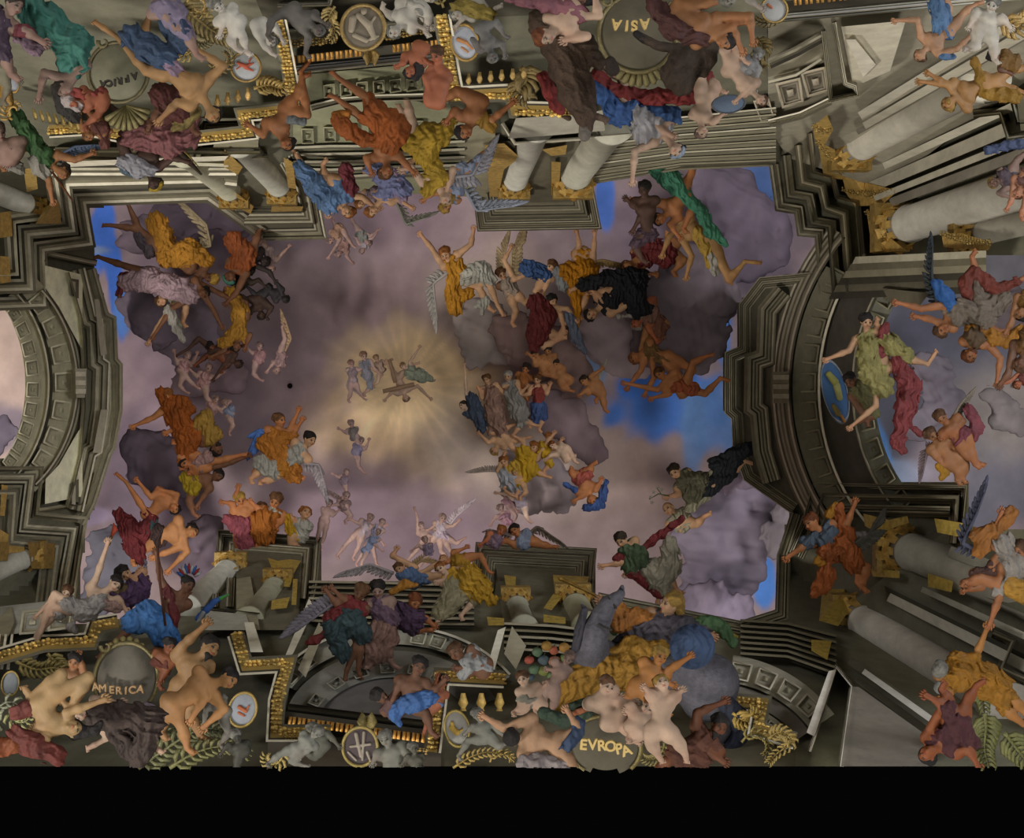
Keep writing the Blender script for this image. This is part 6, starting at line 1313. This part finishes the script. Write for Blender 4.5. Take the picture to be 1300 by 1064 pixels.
blobthing('dark green leaves and shadowed cloth beneath the yellow skirt', 'foliage', 'leaves', [[(690,905,8),(715,915,9),(745,905,8)],[(720,900,6),(750,890,7),(765,905,5)]], '2c3a2c', (720,905), lay=2.6, parts=[('ribbon',[[(730,905,4,8),(750,898,4,8)]],'7d4a30','cloth')])
PP('muscular man seen from behind with outstretched arms, bottom centre', (650,938,12), (-.4,.2,-.3), (708,945), [((640,925),(618,912)),((735,925),(722,905))], [((735,985),(760,1000))], 'l', 'k', [('8f8584',[(665,968,9),(690,968,11),(715,975,9)]),('34445f',[(735,918,7),(730,935,9),(715,950,8)])], neck=(668,935), lay=3, sw=2.)
PP('upside-down bearded brown man under the horse, lower right of centre', (913,922,13), (.3,.3), (880,955), [((885,905),(915,893)),((900,955),(915,965))], [((850,965),(835,975))], '6d4228', 'k', [('5a3424','TP',[(860,955,14),(885,965,16)])], neck=(900,938), beard=.7, lay=3, sw=1.7)
# ---------------------------------------------------------------- right side
PP('green-robed kneeling man holding lilies, black boots, lower right sky', (857,599,9), (-.2,.4), (892,622), [((862,628),(850,630))], [((925,590),(950,568),(960,572)),((930,600),(945,585),(960,590))], 'l', 'b', [('5d5a48','TP',[(868,610,9),(880,625,13),(890,610,11)]),('26282c','L',[(908,590,9),(930,582,11),(948,570,9)]),('8f8a74',[(905,600,4),(895,630,6),(875,645,6)])], neck=(866,608), lay=1)
d_ = DEP(835, 628, (835, 628), 1.5); ly = empty('lily_stalk', P(835, 628, d_))
v, f = tubes([([(850,630,6),(836,627,6),(824,634,6)],[.9,.8,.6]), ([(840,628,6),(834,620,6)],[.6,.5])], 6); link('stem', toworld(v, d_), f, lin('4a5238'), 'skin', ly)
for i, (x, y) in enumerate([(826,631),(835,619),(830,625),(840,622),(828,638)]):
    v, f = tubes([([(x,y,7),(x+3*math.cos(a*1.257),y+3*math.sin(a*1.257),9)],[1.2,.3]) for a in range(5)], 5); link('blossom', toworld(v, d_), f, lin('8d887c'), 'skin', ly)
tag(ly, 'stalk of small white lilies held by the green-robed man', 'flowers')
PP('bald man leaning in behind the red stole, lower right sky', (849,646,9), (-.4,.2), (868,665), [((858,660),(850,668))], [((885,665),(895,655))], 'l', None, [('8c8672','TP')], lay=.8)
PP('priest in green and white vestment with long red stole, hands open', (789,686,9), (-.3,.5), (825,722), [((790,715),(768,718)),((800,710),(795,725))], [((850,735),(860,750)),((840,745),(835,765))], 'l', 'b', [('42503a','T',[(795,700,9),(812,705,11),(800,720,10)]),('928c7c','PL',[(850,690,9),(850,720,14),(835,735,14),(845,750,9)]),('6a2a2c',[(785,708,6),(812,700,5),(840,678,5),(866,658,4)],[(800,728,6),(822,740,6),(838,755,5)])], neck=(796,696), lay=1.3)
PP('winged angel in blue bodice and orange skirt above the dark column, right', (1030,664,11), (-.6,.3), (1066,698), [((1025,690),(1002,706)),((1075,665),(1084,642))], [((1090,705),(1088,740)),((1100,720),(1095,745))], 'o', 'r', [('46505c','T',[(1022,690,7),(1035,682,8)]),('91502a','P',[(1052,700,13),(1070,692,14),(1085,715,13)],[(1050,730,12),(1042,745,9),(1035,755,5)],[(1065,645,6),(1070,665,7),(1080,680,8)]),('a0702a',[(1052,652,6),(1060,640,4)],[(1040,712,7),(1050,705,6)]),('77706f',[(1082,680,5),(1095,678,4)])], [([(1085,690),(1105,675),(1110,665)],26,1,'55534c')], neck=(1044,676), lay=1.8, cat='angel')
PP('man in ochre tunic stretched across the great column, arm up, lower right', (1194,854,12), (-.5,.4,-.2), (1252,868), [((1238,835),(1252,800)),((1205,880),(1195,885))], [((1285,885),(1310,915)),((1275,900),(1300,920))], 'a0703e', 's', [('93661f','TPAL',[(1222,850,14),(1250,860,17),(1275,872,13)]),('7c7b78',[(1192,872,6),(1200,882,6)])], neck=(1206,856), lay=3, sw=1.9)
PP('man in plum tunic reaching up with open hand, bottom right', (1178,957,13), (-.7,.2), (1212,915), [((1198,895),(1180,885)),((1230,950),(1240,970))], [((1205,890),(1195,875)),((1228,890),(1240,870))], '8a5030', 'k', [('4c2428','TP',[(1205,900,10),(1220,930,14),(1235,945,9)])], neck=(1195,948), lay=2.5, sw=1.7)
PP('figure in white sleeve lowering its hand to meet the ochre man\'s', (1295,700,12), (-.5,.2), (1290,745), [((1268,760),(1258,788)),((1255,690),(1270,655))], [((1245,735),(1222,740))], 'o', 'n', [('8f8880','T',[(1275,690,13),(1285,715,14)],[(1275,740,9),(1268,752,8)]),('94602c',[(1240,680,9),(1262,675,9),(1285,650,8)],[(1250,690,9),(1242,700,8)]),('a57c34','P',[(1290,745,14),(1300,755,12)])], [([(1245,700),(1222,690),(1240,652),(1250,625)],24,-1,'46485a')], lay=2, cat='angel')
PP('hidden bent figure with dark hair at the right edge above the beams', (1228,742,8), (-.3,.4), (1262,722), [((1236,748),(1226,750))], [((1270,700),(1280,690))], 'o', 'k', [('4c3028','TP')], lay=1)
oval('oval shield with blue and gold map held by the robed woman, right', 'shield', 'shield', 1060, 497, 16, 42, -14, '6d7078', '3c5a80', 3.4, [(1052,475,1060,485,4,5,'8d8a4c'),(1062,490,1066,505,5,4,'94905a'),(1058,515,1064,525,3,4,'7c6a3a'),(1068,528,1072,535,2,2,'a06a34')])
PP('woman in yellow robe and crimson mantle reclining with the map shield', (1100,408,9), (.3,.3), (1118,470), [((1078,445),(1052,455)),((1112,515),(1082,540))], [((1150,455),(1178,462),(1190,444)),((1130,430),(1112,410))], 'l', 'k', [('8d8654','TP',[(1100,440,12),(1105,470,14),(1120,490,14)],[(1128,435,12),(1150,452,10)]),('7d3a3c',[(1118,450,7),(1122,420,6),(1124,412,4)],[(1140,460,10),(1155,490,13),(1150,520,13),(1140,560,9),(1145,572,5)],[(1160,545,4),(1170,552,3)])], neck=(1100,425), lay=2.5, sw=1.7)
PP('dark-faced helper peering from behind the map shield', (1080,483,9), (-.3,.4), (1098,500), [((1098,530),(1082,540))], [((1110,525),(1100,535))], 'd', 'k', [('5c5838','TPL',[(1095,490,8),(1105,510,10)])], lay=2)
PP('winged child with rose cloth looking down, right arch', (1195,530,9), (.2,.4), (1222,555), [((1205,545),(1198,552)),((1222,535),(1212,550))], [((1225,575),(1242,588)),((1232,570),(1238,590))], 'o', 'n', [('7a3f48','P',[(1230,520,7),(1240,540,8),(1238,555,6)])], [([(1210,530),(1218,515),(1230,500)],14,1,'857a6c')], neck=(1205,540), lay=1.3, cat='putto', fat=1.2)
PP('lower winged child of the pair with yellow cloth, right arch', (1183,552,9), (.5,.2), (1208,582), [((1185,575),(1195,588)),((1205,560),(1212,568))], [((1218,595),(1215,610)),((1225,590),(1222,608))], 't', 'n', [('a07424',[(1192,592,5),(1200,600,5),(1195,606,4)])], [([(1190,570),(1178,570),(1172,600)],16,1,'7d6c70')], neck=(1192,562), lay=1.8, cat='putto', fat=1.25)
PP('dark-winged youth in blue and white, legs to the right, upper right arch', (1196,418,10), (.2,.3), (1240,392), [((1170,392),(1142,385)),((1180,405),(1165,402))], [((1265,375),(1290,358),(1302,352)),((1240,350),(1234,325))], 'o', 'n', [('74685c','TPL',[(1225,392,13),(1250,398,16),(1272,380,11)]),('2b5690',[(1190,362,7),(1200,375,9),(1212,395,7),(1222,402,4)]),('6c3024',[(1235,345,8),(1225,360,8),(1232,380,8)],[(1245,352,8),(1265,368,9),(1290,358,5)])], [([(1190,385),(1183,350),(1184,312)],20,-1,'2f3438')], neck=(1204,402), lay=2, cat='angel')
PP('ginger-bearded man in ochre shawl looking down, right edge', (1232,450,10), (.2,.4), (1240,415), [((1270,455),(1266,482)),((1248,440),(1262,430))], [((1262,420),(1290,430))], 'o', 'r', [('9a6824','P',[(1252,415,8),(1262,430,9),(1280,432,9),(1298,420,8)]),('5a4630','T')], neck=(1238,436), lay=1.8, beard=.4)
PP('curly-haired man at the right edge beside the ochre shawl', (1296,462,11), (-.3,.4), (1310,430), [((1280,475),(1272,485))], (), 'd', 'n', [('6c4c28','TP')], lay=1.8)
PP('dark-haired man half hidden at the right edge, blue arch sky behind', (1296,398,9), (-.4,.3), (1310,375), [((1284,410),(1278,420))], (), 't', 'k', [('7d5a28','TP')], lay=1)
PP('small red-haired figure reaching at the right edge, below the curly man', (1292,488,6), (-.3,.3), (1305,478), [((1282,484),(1272,488))], (), 'r', 'r', [('6c3a34','TP')], lay=1)
# ---------------------------------------------------------------- top right corner
PP('nude youth with blue drape, one palm out over the panel, top right', (1168,70,9), (-.6,.5), (1200,38), [((1165,25),(1140,26)),((1215,62),(1238,40))], [((1205,10),(1195,-12)),((1225,15),(1240,5))], 'b38a6a', 'n', [('56759a','P',[(1190,5,11),(1196,22,11),(1192,38,8)],[(1195,70,4),(1210,72,4)])], neck=(1180,58), lay=1.8, sw=1.8)
PP('leaning bearded man with yellow sash stretching his arms left, top right', (1204,131,10), (-.7,.3), (1250,105), [((1205,108),(1172,104)),((1200,106),(1182,95))], [((1285,88),(1310,85)),((1280,112),(1300,118))], 'a37a4c', 'g', [('94702c',[(1238,78,6),(1245,100,7),(1250,118,7)],[(1262,118,8),(1290,122,8)])], neck=(1218,122), lay=2, sw=1.9, beard=.3)
PP('fair figure with pink skin and violet cloth at the right edge, upper right', (1262,232,8), (-.5,.3), (1285,222), [((1268,245),(1280,250))], [((1290,205),(1300,195))], 'm', 'g', [('5d5058','TP'),('4c5878',[(1255,190,5),(1275,186,6),(1298,182,6)])], lay=1.5)
PP('red-sleeved boy at the right edge above the shafts', (1292,245,8), (-.3,.5), (1305,222), [((1284,255),(1280,262))], [((1300,265),(1296,275))], 'b07c60', 'r', [('6d4a44','TP')], lay=1.5)
PP('white stone child tumbling at the top edge, top right', (1260,5,10), (-.2,.3), (1250,35), [((1240,15),(1232,30)),((1272,22),(1280,32))], [((1240,58),(1225,62)),((1262,60),(1262,75))], 'c2bcae', 's', (), cat='statue', lay=1.2, fat=1.2)
PP('dark stone shoulder beneath the leaning bearded man', (1262,72,8), (.1,.3), (1288,80), [((1270,88),(1280,92))], (), '6a4a34', 'k', [('7a5a2c','TP')], lay=1.4)

for i, (x, y, l) in enumerate([(151,489,'small dark round hole at the left edge of the sky'),(368,490,'small dark round hole in the sky left of the golden light'),(1289,489,'small dark round hole near the right edge')]):
    d_ = 29.9 if i == 1 else (DEP(x, y, (x, y), 0)+1.2 if i == 0 else 29.9); V, f = disc(x, y, 3.4, 3.4, 0, [(1.,0),(1.,1.5),(.7,1.5),(.55,.2),(.001,.2)], d=d_)
    tag(link('vent_hole', V, f, lin('14110f'), 'stone'), l, 'hole')
